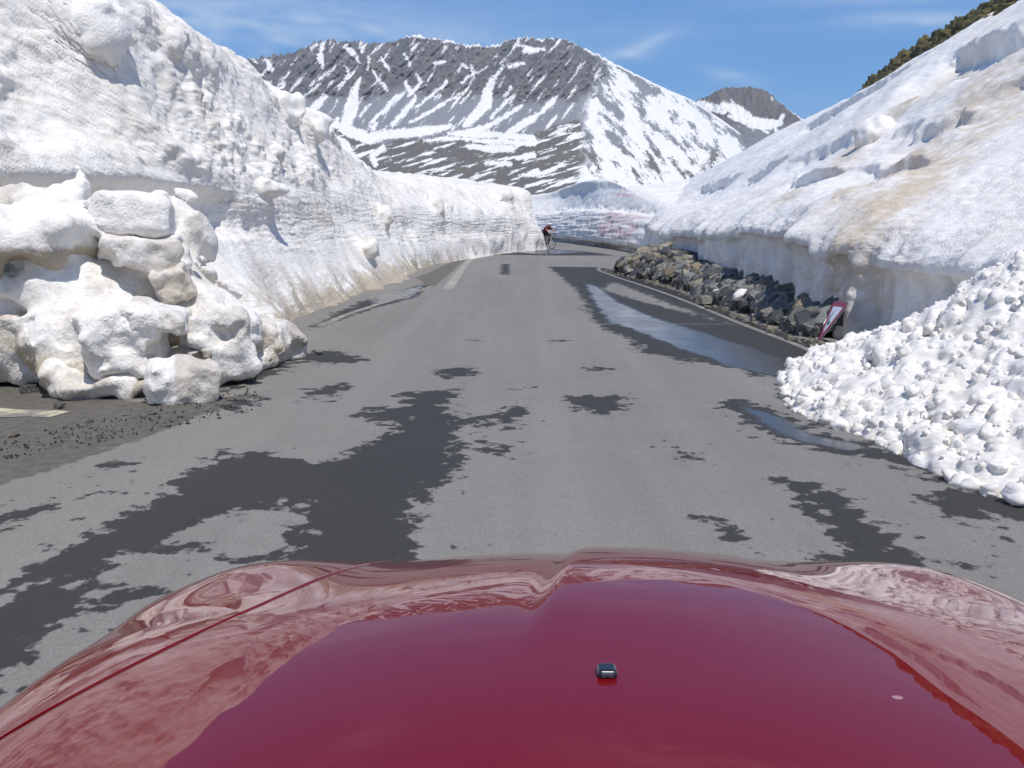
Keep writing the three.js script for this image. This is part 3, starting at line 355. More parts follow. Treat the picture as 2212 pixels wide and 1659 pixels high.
    if (Y - top < 5 && X > 1260) snow = Math.max(snow, smooth(5, 3, Y - top));
    c = c.map((v, q) => mix(v, [0.83, 0.82, 0.80][q], snow)); C.set(c, (i * (rows + 1) + k) * 3);
    if (i < sections && k < rows) { const a = i * (rows + 1) + k, b = a + 1, e = a + rows + 1, f = e + 1; I.push(a, b, e, b, f, e); }
  }
  const g = new THREE.BufferGeometry(); g.setAttribute('position', new THREE.BufferAttribute(P, 3)); g.setAttribute('color', new THREE.BufferAttribute(C, 3)); g.setIndex(new THREE.BufferAttribute(new Uint32Array(I), 1)); g.computeVertexNormals();
  structure('mountain', g, new THREE.MeshStandardMaterial({ vertexColors: true, roughness: 0.95 }), 'long grey rocky mountain streaked with snow gullies above brown foothills');
  // the dark peak behind its right shoulder
  const peak = curve([[1400,330],[1470,250],[1500,222],[1520,210],[1540,200],[1560,190],[1585,189],[1610,187],[1640,190],[1660,200],[1690,226],[1720,248],[1740,260],[1790,300],[1850,340]]), bands = [[1560,560,20,1650,600,40,1750,680,44,1850,700,40,1960,690,22],[1600,640,14,1760,700,24,1900,720,16],[1610,520,4,1640,560,10],[1980,640,16,1940,700,12],[1750,620,4,1680,580,10],[1560,540,8,1640,610,10],[1400,560,30,1560,600,30],[1900,510,6,1910,530,4],[1930,730,12,1950,780,6],[1880,760,8,1820,720,8]].map((q) => q.map((v, i) => i % 3 === 0 ? 1084.2 + v * 0.30637 : i % 3 === 1 ? 54.2 + v * 0.30637 : v * 0.30637));
  const P2 = [], C2 = [], I2 = [], w2 = 300, h2 = 160;
  for (let i = 0; i <= w2; i++) for (let k = 0; k <= h2; k++) {
    const X = 1400 + i / w2 * 460, top = peak(X) - 9 * Math.abs(noise(X * 0.08, 1, 7)) - 4.5 * noise(X * 0.22, 4, 2) - 2 * noise(X * 0.6, 2, 2) + 2, Y = mix(top, 430, k / h2), rock = fbm(X * 0.09, Y * 0.06, 14, 4), fine = fbm(X * 0.33, Y * 0.3, 17, 3), rib = billow((X + 0.4 * Y) * 0.05, Y * 0.012, 5, 3);
    P2.push(...at(X, Y, 3700 - (Y - peak(X)) * 6 - 40 * rock - 26 * rib - 16 * fine));
    const low = smooth(262, 285, Y + 10 * rock), tone = 0.5 + 0.9 * rock; let c = [mix(0.12, 0.175, tone), mix(0.11, 0.155, tone), mix(0.10, 0.138, tone)].map((v) => v * (1 + 0.5 * fine + 0.25 * rib)); c = c.map((v, q) => mix(v, [0.19, 0.193, 0.2][q] * (1 + 0.3 * fine), low));
    const snow = Math.max(smooth(-0.9, 0.9, seg(X + 5 * rock, Y + 5 * fine, bands) + 2.6 * fine + 1.4 * rock), low * smooth(0.22, 0.28, fbm((X - 0.6 * Y) * 0.05, Y * 0.02, 31, 3) + 0.2 * fine), smooth(1690, 1730, X) * smooth(3.4, 2.0, Y - top)); C2.push(...c.map((v, q) => mix(v, [0.83, 0.82, 0.80][q], snow)));
    if (i < w2 && k < h2) { const a = i * (h2 + 1) + k, b = a + 1, e = a + h2 + 1, f = e + 1; I2.push(a, b, e, b, f, e); }
  }
  const g2 = new THREE.BufferGeometry(); g2.setAttribute('position', new THREE.Float32BufferAttribute(P2, 3)); g2.setAttribute('color', new THREE.Float32BufferAttribute(C2, 3)); g2.setIndex(I2); g2.computeVertexNormals();
  structure('peak', g2, new THREE.MeshStandardMaterial({ vertexColors: true, roughness: 0.95 }), 'dark rocky peak with a snow band behind the right shoulder of the mountain');
}
{ // hillside of rough grass above the snow slope
  const px = (x, y, d) => at(x * K, y * K, d);
  const sec = (d, x, y0, y = y0 + 0.55) => [[x - 5.5, y - 6.0, -d], [x - 2.4, y - 2.5, -d], [x, y, -d], [x + 2.5, y + 1.2, -d], [x + 10, y + 5.5, -d]];
  const sections = [sec(10, 21, 13.5), sec(20, 20, 11.6), ...[[26, 1080, -32], [32, 1020, 2], [38, 962, 32], [44, 918, 55], [50, 893, 70], [56, 870, 104]].map(([d, x, y]) => { const p = px(x, y, d); return sec(d, p[0], p[1]); }), sec(64, 21, 6.5), sec(75, 20, 3.0)];
  const g = loft(sections, 520, 160, (x, y, z) => 0.07 * billow(x * 9, y * 9, z * 9, 2) + 0.35 * fbm(x * 0.5, y * 0.5, z * 0.5, 3) + 0.30 * billow(x * 1.3, y * 1.3, z * 1.3, 3) + 0.10 * billow(x * 4.5, y * 4.5, z * 4.5, 2), (x, y, z) => { const a = fbm(x * 0.6, y * 0.6, z * 0.6, 3), b = fbm(x * 3, y * 3, z * 3, 3), t = clamp(0.5 + 1.2 * a + 0.5 * b); return [mix(0.060, 0.150, t), mix(0.055, 0.128, t), mix(0.034, 0.048, t)].map((v) => v * (1 + 0.5 * b)); }, [0.5, 1.4, 1.4, 0.4], true);
  structure('hillside', g, new THREE.MeshStandardMaterial({ vertexColors: true, roughness: 1 }), 'olive brown grassy hillside above the snow on the right');
}

// ------------------------------------------------------------------ blocks of old snow
const rot = (e) => new THREE.Matrix4().makeRotationFromEuler(new THREE.Euler(...e)).invert().elements;
// a melted block: half sizes, turn, corner radius, roughness of form, [bites taken out], dirt
function shape(o) {
  const { c, h, e = [0, 0, 0], r = 0.35, form = 0.10, bites = [], dirt = 0.3, seed = 1, cell = 0.02, adds = [], under = 0 } = o, m = rot(e), rad = r * Math.min(...h);
  const box = (x, y, z, hh, rr) => { const a = Math.abs(x) - hh[0] + rr, b = Math.abs(y) - hh[1] + rr, d = Math.abs(z) - hh[2] + rr; return Math.hypot(Math.max(a, 0), Math.max(b, 0), Math.max(d, 0)) + Math.min(Math.max(a, b, d), 0) - rr; };
  const size = Math.max(...h), f = (X, Y, Zz) => {
    const x0 = X - c[0], y0 = Y - c[1], z0 = Zz - c[2], w = form * size, q = 1.1 / size;
    const dx = w * fbm(X * q + seed, Y * q, Zz * q, 2), dy = w * fbm(X * q, Y * q + seed, Zz * q, 2), dz = w * fbm(X * q, Y * q, Zz * q + seed, 2), xx = x0 + dx * 1.6, yy = y0 + dy * 1.6, zz = z0 + dz * 1.6;
    const x = m[0] * xx + m[4] * yy + m[8] * zz, y = m[1] * xx + m[5] * yy + m[9] * zz, z = m[2] * xx + m[6] * yy + m[10] * zz;
    let d = box(x, y, z, h, rad);
    for (const [bx, by, bz, br] of adds) { const s = Math.hypot(x - bx, y - by, z - bz) - br, k = 0.6 * br, t = clamp(0.5 + 0.5 * (s - d) / k); d = mix(s, d, t) - k * t * (1 - t); }
    for (const [bx, by, bz, br] of bites) { const s = br - Math.hypot(x - bx, y - by, z - bz), k = 0.25 * br, t = clamp(0.5 - 0.5 * (d - s) / k); d = mix(d, s, t) + k * t * (1 - t); }
    if (Math.abs(d) < 0.15) d += 0.07 * size * fbm(X * 2.2 / size + seed, Y * 2.2 / size, Zz * 2.2 / size, 4) + 0.006 * noise(X * 18, Y * 18, Zz * 18) + 0.0035 * noise(X * 45, Y * 45, Zz * 45);
    return d;
  };
  return f;
}
function block(o) {
  const { c, h, adds = [], cell = 0.02, dirt = 0.3, seed = 1 } = o, f = shape(o);
  let R = Math.hypot(...h) * 1.12 + 0.04; for (const [bx, by, bz, br] of adds) R = Math.max(R, Math.hypot(bx, by, bz) + br * 1.15 + 0.04);
  const g = nets(f, c.map((v) => v - R), c.map((v) => v + R), cell);
  return colour(g, (x, y, z) => snowColour(x + seed, y, z, clamp(dirt + (o.patch ? o.patch(x - c[0], y - c[1], z - c[2]) : 0)), o.sand || 0.05));
}
function snowBlock(label, o) { return rebase(thing('snow_block', label, 'snow block', 'blocks of old snow broken from the walls', block(o), snowMat)); }
{ // the heap at the foot of the left wall
  const P = (X, Y, d) => at(X, Y, d), fuse = (label, o) => { if (!label.startsWith('loose')) fused.push({ c: o.c, R: Math.hypot(...o.h) + 0.25, f: shape(o) }); return snowBlock(label, o); }, heap = [ // masses: centre, half sizes
    [P(20, 690, 9.2), [1.1, 0.62, 0.70]], [P(210, 745, 8.75), [0.72, 0.42, 0.50]], [P(420, 705, 9.3), [0.66, 0.52, 0.60]], [P(290, 620, 9.4), [0.72, 0.66, 0.60]], [P(110, 600, 9.4), [1.0, 0.80, 0.62]], [P(370, 560, 10.0), [0.50, 0.80, 0.55]], [P(170, 650, 8.8), [0.66, 0.46, 0.42]], [P(515, 748, 10.0), [0.50, 0.34, 0.75]], [P(-200, 640, 9.6), [1.3, 1.0, 0.8]], [P(230, 805, 8.45), [0.42, 0.17, 0.26]], [P(570, 752, 11.3), [0.34, 0.22, 0.8]], [P(80, 505, 9.6), [0.8, 0.42, 0.5]],
  ];
  const fused = [], f = (x, y, z) => {
    let d = 9; for (const [c, h] of heap) { const a = (x - c[0]) / h[0], b = (y - c[1]) / h[1], e = (z - c[2]) / h[2], k0 = Math.hypot(a, b, e), s = (k0 - 1) * Math.min(...h), k = 0.08, t = clamp(0.5 + 0.5 * (s - d) / k); d = mix(s, d, t) - k * t * (1 - t); }
    for (const q of fused) { if (Math.hypot(x - q.c[0], y - q.c[1], z - q.c[2]) > q.R + 0.25) continue; const s = q.f(x, y, z) + 0.07, k = 0.20, t = clamp(0.5 + 0.5 * (s - d) / k); d = mix(s, d, t) - k * t * (1 - t); }
    if (Math.abs(d) < 0.5) { const wx = x + 0.25 * noise(x * 1.2, y * 1.2, z * 1.2 + 4), wy = y + 0.25 * noise(x * 1.2 + 7, y * 1.2, z * 1.2), fold = 1 - Math.abs(noise(wx * 1.25, wy * 2.0, z * 1.25)) * 2; d += 0.15 * fbm(x * 1.4, y * 1.4, z * 1.4, 3) + 0.13 * smooth(0.55, 0.98, fold) - 0.05 * Math.max(0, fbm(x * 3.2, y * 3.2, z * 3.2, 2)) * 2 + 0.05 * (1 - Math.abs(noise(wx * 3.1, wy * 3.6, z * 3.1)) * 2) * smooth(0.1, 0.5, noise(x, y + 3, z)) + 0.010 * billow(x * 9, y * 9, z * 9, 2) + 0.007 * noise(x * 24, y * 24, z * 24); }
    return Math.max(d, -0.02 - y);
  };
  fuse('broad smooth white slab on top of the left heap at the picture edge', { c: P(30, 512, 8.7), h: [0.70, 0.26, 0.44], e: [0.22, 0.15, 0.08], r: 0.75, form: 0.24, dirt: 0.06, seed: 3, bites: [[0.0, -0.46, 0.50, 0.40], [0.62, -0.3, 0.2, 0.22]], patch: (x, y, z) => 0.95 * smooth(-0.02, -0.15, y) });
  fuse('curved snow horn pointing up behind the white slab', { c: P(120, 446, 9.2), h: [0.30, 0.14, 0.20], e: [0, 0.2, 0.25], r: 0.9, form: 0.16, dirt: 0.16, seed: 5, cell: 0.016, adds: [[0.18, 0.05, 0, 0.14], [0.26, 0.11, 0, 0.10], [0.30, 0.18, 0, 0.07], [0.325, 0.25, 0, 0.045], [0.335, 0.31, 0, 0.028]] });
  fuse('rounded clean white pillow of snow resting on the beige slab', { c: P(286, 466, 9.0), h: [0.37, 0.215, 0.28], e: [-0.05, 0.15, -0.04], r: 0.62, form: 0.12, dirt: 0.02, seed: 7, bites: [[-0.40, -0.22, 0.2, 0.17]] });
  fuse('tilted beige slab below the rounded white pillow', { c: P(300, 540, 8.95), h: [0.38, 0.165, 0.30], e: [0.15, 0.3, -0.20], r: 0.28, form: 0.18, dirt: 0.40, seed: 9, bites: [[-0.36, -0.16, 0.28, 0.2]] });
  fuse('slim upright snow finger between the slab and the white pillow', { c: P(201, 485, 9.0), h: [0.08, 0.23, 0.12], e: [0, 0, -0.1], r: 0.9, form: 0.22, dirt: 0.16, seed: 11, cell: 0.016 });
  fuse('small white knob right of the beige slab', { c: P(388, 556, 9.3), h: [0.10, 0.14, 0.14], e: [0, 0, 0.3], r: 0.8, form: 0.2, dirt: 0.07, seed: 13, cell: 0.016 });
  fuse('small brown stained cube of snow under the white knob', { c: P(372, 610, 8.9), h: [0.17, 0.18, 0.19], e: [0.3, 0.5, 0.2], r: 0.35, form: 0.22, dirt: 0.52, sand: 0.5, seed: 15, cell: 0.016 });
  fuse('large bulging white chunk in the middle of the left heap', { c: P(270, 732, 8.3), h: [0.37, 0.33, 0.32], e: [0.1, 0.3, 0.16], r: 0.5, form: 0.26, dirt: 0.19, seed: 57, adds: [[0.30, 0.08, 0.18, 0.15], [0.24, -0.12, 0.24, 0.09], [0.18, -0.26, 0.2, 0.12]], bites: [[0.38, -0.26, 0.28, 0.20]] });
  fuse('flat grey lid of snow on the bulging white chunk', { c: P(340, 682, 8.3), h: [0.26, 0.09, 0.26], e: [0.1, 0.2, -0.30], r: 0.6, form: 0.2, dirt: 0.35, seed: 21, bites: [[-0.26, -0.10, 0.22, 0.15]] });
  fuse('dark rimmed undercut chunk at the right end of the left heap', { c: P(470, 748, 8.95), h: [0.34, 0.34, 0.40], e: [0, 0.35, 0.05], r: 0.35, form: 0.22, dirt: 0.36, seed: 23, bites: [[0.00, 0.15, 0.46, 0.12], [0.18, 0.16, 0.46, 0.11], [-0.32, -0.1, 0.45, 0.22]], adds: [[0.06, 0.31, 0.30, 0.11], [0.22, 0.31, 0.26, 0.10]] });
  fuse('loose dirty snow boulder lying on the asphalt before the heap', { c: [...P(393, 832, 7.95)].map((v, i) => i === 1 ? 0.175 : v), h: [0.30, 0.185, 0.22], e: [0.1, 0.45, -0.10], r: 0.3, form: 0.22, dirt: 0.48, seed: 26, cell: 0.016, patch: (x, y, z) => -0.75 * smooth(-0.02, -0.10, x - 0.3 * z) });
  fuse('low dirty tongue of snow at the front foot of the heap', { c: [...P(215, 826, 8.25)].map((v, i) => i === 1 ? 0.13 : v), h: [0.46, 0.13, 0.26], e: [0, 0.1, -0.06], r: 0.6, form: 0.3, dirt: 0.48, seed: 28, adds: [[0.3, 0.08, 0.1, 0.14]] });
  fuse('squat brown stained mound at the far left foot of the heap', { c: P(60, 748, 8.95), h: [0.62, 0.34, 0.40], e: [0, 0.2, 0], r: 0.7, form: 0.3, dirt: 0.63, sand: 0.4, seed: 30 });
  fuse('long fluted toe of ice at the road side of the heap', { c: P(540, 752, 10.1), h: [0.38, 0.24, 0.75], e: [0, -0.25, 0], r: 0.7, form: 0.26, dirt: 0.53, seed: 33 });
  fuse('speckled snow lump at the picture edge behind the white slab', { c: P(40, 436, 9.5), h: [0.40, 0.16, 0.25], e: [0, 0, -0.1], r: 0.7, form: 0.26, dirt: 0.35, seed: 35 });
  const g = nets(f, [-7.2, -0.08, -12.4], [-1.9, 2.1, -7.9], 0.025); colour(g, (x, y, z) => snowColour(x, y, z, clamp(0.30 + 0.50 * smooth(0.55, 0.05, y + 0.35 * fbm(x * 2, y * 2, z * 2, 3)) + 0.3 * smooth(-3.9, -5, x) * smooth(0.9, 0.4, y)), 0.1));
  thing('snow_heap', 'lumpy dirty heap of slumped snow under the large blocks on the left', 'snow heap', null, g, snowMat);
}
{ // lumps stuck on the upper wall
  const lumps = [
    ['big round snow ball high on the left wall', 170, 65, 12.6, [0.60, 0.42, 0.45], 0.16], ['square snow lump standing out on the skyline of the left wall', 368, 90, 16.2, [0.22, 0.22, 0.24], 0.26],
    ['pear shaped lump casting a shadow midway up the left wall', 588, 330, 18.5, [0.24, 0.20, 0.24], 0.22], ['smooth white hump on the far skyline of the left wall', 612, 235, 24, [0.40, 0.36, 0.5], 0.04], ['second smooth white hump lower on the far skyline', 668, 275, 26, [0.42, 0.36, 0.5], 0.04],
    ['cream coloured snow knob above the bend of the left wall', 820, 475, 27, [0.40, 0.45, 0.4], 0.30], ['dirty grey crumbled lump near the end of the left wall', 938, 450, 33, [0.42, 0.50, 0.4], 0.46], ['beige snow tooth on the slope near the end of the left wall', 780, 545, 21, [0.50, 0.26, 0.34], 0.42],
    ['layered block of snow jutting from the cut face', 565, 408, 14.6, [0.38, 0.15, 0.30], 0.34],
   
    ['rounded snow tower at the very end of the left wall', 1080, 430, 52, [0.75, 0.55, 0.7], 0.26],
  ];
  // the snow swells towards each lump, so that it grows out of the wall
  const swell = (mesh, c, R, amount) => { const p = mesh.geometry.attributes.position, n = mesh.geometry.attributes.normal; for (let i = 0; i < p.count; i++) { const q = ((p.getX(i) - c[0]) ** 2 + (p.getY(i) - c[1]) ** 2 + (p.getZ(i) - c[2]) ** 2) / (R * R); if (q < 5) { const a = amount * Math.exp(-q * 1.6); p.setXYZ(i, p.getX(i) + a * n.getX(i), p.getY(i) + a * n.getY(i), p.getZ(i) + a * n.getZ(i)); } } };
  const ray = new THREE.Raycaster(), meet = (mesh, X, Y, d, sink) => { const p = new THREE.Vector3(...at(X, Y, 10)), o = new THREE.Vector3(0, EYE, 0); ray.set(o, p.sub(o).normalize()); const q = ray.intersectObject(mesh)[0]; return q ? ray.ray.at(q.distance + sink, new THREE.Vector3()).toArray() : at(X, Y, d); };
  lumps.forEach(([label, X, Y, d, h, dirt], i) => { const c = meet(leftWall, X, Y, d, Math.min(...h) * 0.55); swell(leftWall, c, Math.max(...h) * 1.15, Math.min(...h) * 0.75); snowBlock(label, { c, h, e: [0.2 * Math.sin(i * 3), i * 1.3, 0.4 * Math.sin(i * 7)], r: 0.75, form: 0.22, dirt, seed: 40 + i * 3, cell: d > 20 ? 0.045 : 0.03, bites: i % 3 === 1 ? [[h[0], -h[1] * 0.5, h[2] * 0.6, h[1] * 0.8]] : [] }); });
  leftWall.geometry.computeVertexNormals();
  const right = [
    ['snow lump throwing a dark shadow on the right slope', 1895, 300, 24, [0.45, 0.42, 0.4], 0.2],
  ];
  right.forEach(([label, X, Y, d, h, dirt], i) => snowBlock(label, { c: meet(rightSlope, X, Y, d, Math.min(...h) * 0.8), h, e: [0.1, i * 1.1, 0.5], r: 0.8, form: 0.22, dirt, sand: 0.2, seed: 140 + i * 3, cell: d > 20 ? 0.045 : 0.03 }));
}
// ------------------------------------------------------------------ granular snow slide across the right lane
{
  const foot = curve([[3.2, 3.9], [4.2, 3.25], [5.0, 2.90], [5.3, 2.78], [6.4, 2.68], [7.2, 2.45], [8.2, 2.55], [9.2, 2.8], [12, 4.7]]);
  const height = (x, z) => { const d = -z, wob = 0.10 * fbm(x * 1.4, 1, z * 1.4, 3), s1 = x - foot(d) + wob, ax = x - 2.75, ad = d - 9.35, s2 = ax * 0.80 - ad * 0.60 + wob, s = Math.min(s1, s2 * 0.75); if (s < -0.3) return -0.3; const side = smooth(3.4, 4.6, d); return side * (0.10 * smooth(-0.02, 0.14, s) + 0.40 * Math.max(0, s) * (1 + 0.45 * Math.min(1.8, Math.max(0, s))) + (s < 0 ? s * 2 : 0)) - (1 - side) * 0.3; };
  const lump = (x, y, z) => 0.10 * fbm(x * 1.3, y * 1.3, z * 1.3, 3) - (0.035 + 0.06 * smooth(-0.3, 0.4, noise(x * 1.1, y, z * 1.1))) * billow(x * 2.3, y * 2.3, z * 2.3, 2) - 0.042 * billow(x * 5.6, y * 5.6, z * 5.6, 2) - 0.014 * billow(x * 13, y * 13, z * 13, 2);
  const f = (x, y, z) => { const d = (y - height(x, z)) * 0.85; return Math.abs(d) < 0.4 ? Math.max(d + lump(x, y, z), -0.03 - y) : d; };
  const g = colour(nets(f, [2.1, -0.1, -12.2], [6.6, 2.1, -3.4], 0.024), (x, y, z) => snowColour(x, y, z, 0.10, 0.22));
  const pile = thing('snow_slide', 'loose pile of granular white snow slid onto the right lane', 'snow pile'); pile.position.set(4.4, 0, -7.6);
  part('mound', grainUv(g, 'block').translate(-4.4, 0, 7.6), snowMat, pile);
  const r = rng(911), variants = [...Array(8)].map((_, v) => { const b = new THREE.IcosahedronGeometry(1, 2), p = b.attributes.position; for (let i = 0; i < p.count; i++) { const q = new THREE.Vector3().fromBufferAttribute(p, i), s = 0.82 + 0.55 * fbm(q.x * 1.3 + v * 7, q.y * 1.3, q.z * 1.3, 2) + 0.22 * noise(q.x * 3.1, q.y * 3.1 + v, q.z * 3.1); p.setXYZ(i, q.x * s, q.y * s * 0.8, q.z * s * 0.92); } b.deleteAttribute('uv'); b.deleteAttribute('normal'); const w = weld(b); w.computeVertexNormals(); return colour(grainUv(w), (x, y, z) => snowColour(x * 0.15 + v, y * 0.15, z * 0.15, 0.08, 0.18)); });
  let n = 0, tries = 0; const spots = [];
  while (spots.length < 2600 && tries++ < 60000) { const d = 3.9 + Math.pow(r(), 0.8) * 7.2, x = 2.3 + r() * 3.6, h = height(x, -d); if (h > 0.0 && r() < (h < 0.25 ? 0.9 : 0.5)) { const hh = h - lump(x, h, -d); spots.push([x, hh, -d, (0.016 + 0.060 * Math.pow(r(), 2.8)) * (0.8 + d * 0.05), r() * 6.3, r() * 6.3]); } }
  spots.sort((a, b) => b[3] / -b[2] - a[3] / -a[2]);
  for (const s of spots.slice(0, 270)) { const m = part('snow_clump', variants[n++ % 8], crumbMat, pile); m.position.set(s[0] - 4.4, Math.max(s[1] - s[3] * 0.35, s[3] * 0.3), s[2] + 7.6); m.rotation.set(s[4], s[5], 0); m.scale.set(s[3] * 1.15, s[3] * (0.7 + 0.5 * Math.abs(Math.sin(s[4]))), s[3]); }
  const rest = spots.slice(270), im = shadows(new THREE.InstancedMesh(variants[0], crumbMat, rest.length)); im.name = 'snow_crumbs'; im.userData = { kind: 'stuff', label: 'small snow crumbs scattered over the slide' }; const M = new THREE.Matrix4(), Q = new THREE.Quaternion(); rest.forEach((s, i) => { Q.setFromEuler(new THREE.Euler(s[4], s[5], 0)); M.compose(new THREE.Vector3(s[0] - 4.4, Math.max(s[1] - s[3] * 0.6, s[3] * 0.3), s[2] + 7.6), Q, new THREE.Vector3(s[3], s[3], s[3])); im.setMatrixAt(i, M); }); pile.add(im);
  [['small snow ball fallen on the asphalt at the right picture edge', 2195, 1088, 0.10], ['little snow lump on the damp road near the slide', 2143, 1073, 0.035]].forEach(([label, X, Y, s], i) => { const q = onRoad(X, Y), o = thing('snow_ball', label, 'snow ball', 'snow balls rolled off the slide', variants[i + 2], crumbMat); o.position.set(q[0], s * 0.55, q[1]); o.scale.setScalar(s); });
  // crumbs along the far foot of the left wall
  const line2 = [[925, 566], [960, 560], [1000, 553], [1040, 549], [1080, 546], [1130, 541], [1165, 537]].map((p) => onRoad(...p)), m2 = 420, im2 = shadows(new THREE.InstancedMesh(variants[3], crumbMat, m2)); im2.name = 'snow_rubble'; im2.userData = { kind: 'stuff', label: 'row of crumbled snow at the far foot of the left wall', category: 'snow rubble' };
  for (let i = 0; i < m2; i++) { const t = r() * (line2.length - 1), q = spline(line2, t), s = 0.05 + 0.17 * r() * r(); Q.setFromEuler(new THREE.Euler(r() * 6, r() * 6, 0)); M.compose(new THREE.Vector3(q[0] - 0.45 * r() * r() - 0.05, s * 0.5, q[1] - 0.5 * r()), Q, new THREE.Vector3(s, s * 1.2, s)); im2.setMatrixAt(i, M); } scene.add(im2);
}
function weld(b) { // shared corners, so that shading runs smoothly over the faces
  const p = b.attributes.position, map = new Map(), pos = [], idx = []; const src = b.index ? [...b.index.array] : [...Array(p.count).keys()];
  for (const i of src) { const k = [p.getX(i), p.getY(i), p.getZ(i)].map((v) => Math.round(v * 1e4)).join(); if (!map.has(k)) { map.set(k, pos.length / 3); pos.push(p.getX(i), p.getY(i), p.getZ(i)); } idx.push(map.get(k)); }
  const g = new THREE.BufferGeometry(); g.setAttribute('position', new THREE.Float32BufferAttribute(pos, 3)); g.setIndex(idx); return g;
}

// ------------------------------------------------------------------ stones under the brow
const stoneShapes = [...Array(9)].map((_, v) => { const r = rng(300 + v), pts = []; const s = [1, 0.55 + 0.35 * r(), 0.7 + 0.3 * r()]; for (let i = 0; i < 15; i++) { const a = r() * 6.283, c = r() * 2 - 1, q = Math.sqrt(1 - c * c), k = 0.85 + 0.3 * r(); pts.push(new THREE.Vector3(Math.cos(a) * q * s[0] * k, c * s[1] * k, Math.sin(a) * q * s[2] * k)); } const g = new ConvexGeometry(pts); g.computeVertexNormals(); return g; });
const stoneMats = [[0.15, 0.142, 0.120], [0.095, 0.092, 0.083], [0.23, 0.21, 0.165], [0.055, 0.055, 0.052], [0.18, 0.148, 0.10], [0.15, 0.155, 0.148]].map((c, i) => {
  const n = 128, data = new Uint8Array(n * n * 4), b = new Uint8Array(n * n * 4); for (let j = 0; j < n; j++) for (let k = 0; k < n; k++) { const t = 0.5 + 0.5 * fbm(k * 0.06 + i * 9, j * 0.06, 3, 4), u = fbm(k * 0.22, j * 0.05, i, 3), o = (j * n + k) * 4, s = 0.66 + 0.5 * t + 0.16 * u; for (let q = 0; q < 3; q++) data[o + q] = clamp(s) * 255; data[o + 3] = 255; b[o] = b[o + 1] = b[o + 2] = clamp(t * 0.8 + 0.1 + u * 0.15) * 255; b[o + 3] = 255; }
  const T = (d) => { const t = new THREE.DataTexture(d, n, n); t.wrapS = t.wrapT = THREE.RepeatWrapping; t.magFilter = THREE.LinearFilter; t.needsUpdate = true; return t; };
  return new THREE.MeshStandardMaterial({ color: lin(...c.map((v) => v * 1.5)), map: T(data), bumpMap: T(b), bumpScale: 0.06, roughness: i === 3 ? 0.42 : 0.85 });
});
for (const g of stoneShapes) { const p = g.attributes.position, uv = []; for (let i = 0; i < p.count; i++) uv.push(p.getX(i) * 0.5 + p.getZ(i) * 0.3, p.getY(i) * 0.6 + p.getZ(i) * 0.4); g.setAttribute('uv', new THREE.Float32BufferAttribute(uv, 2)); }
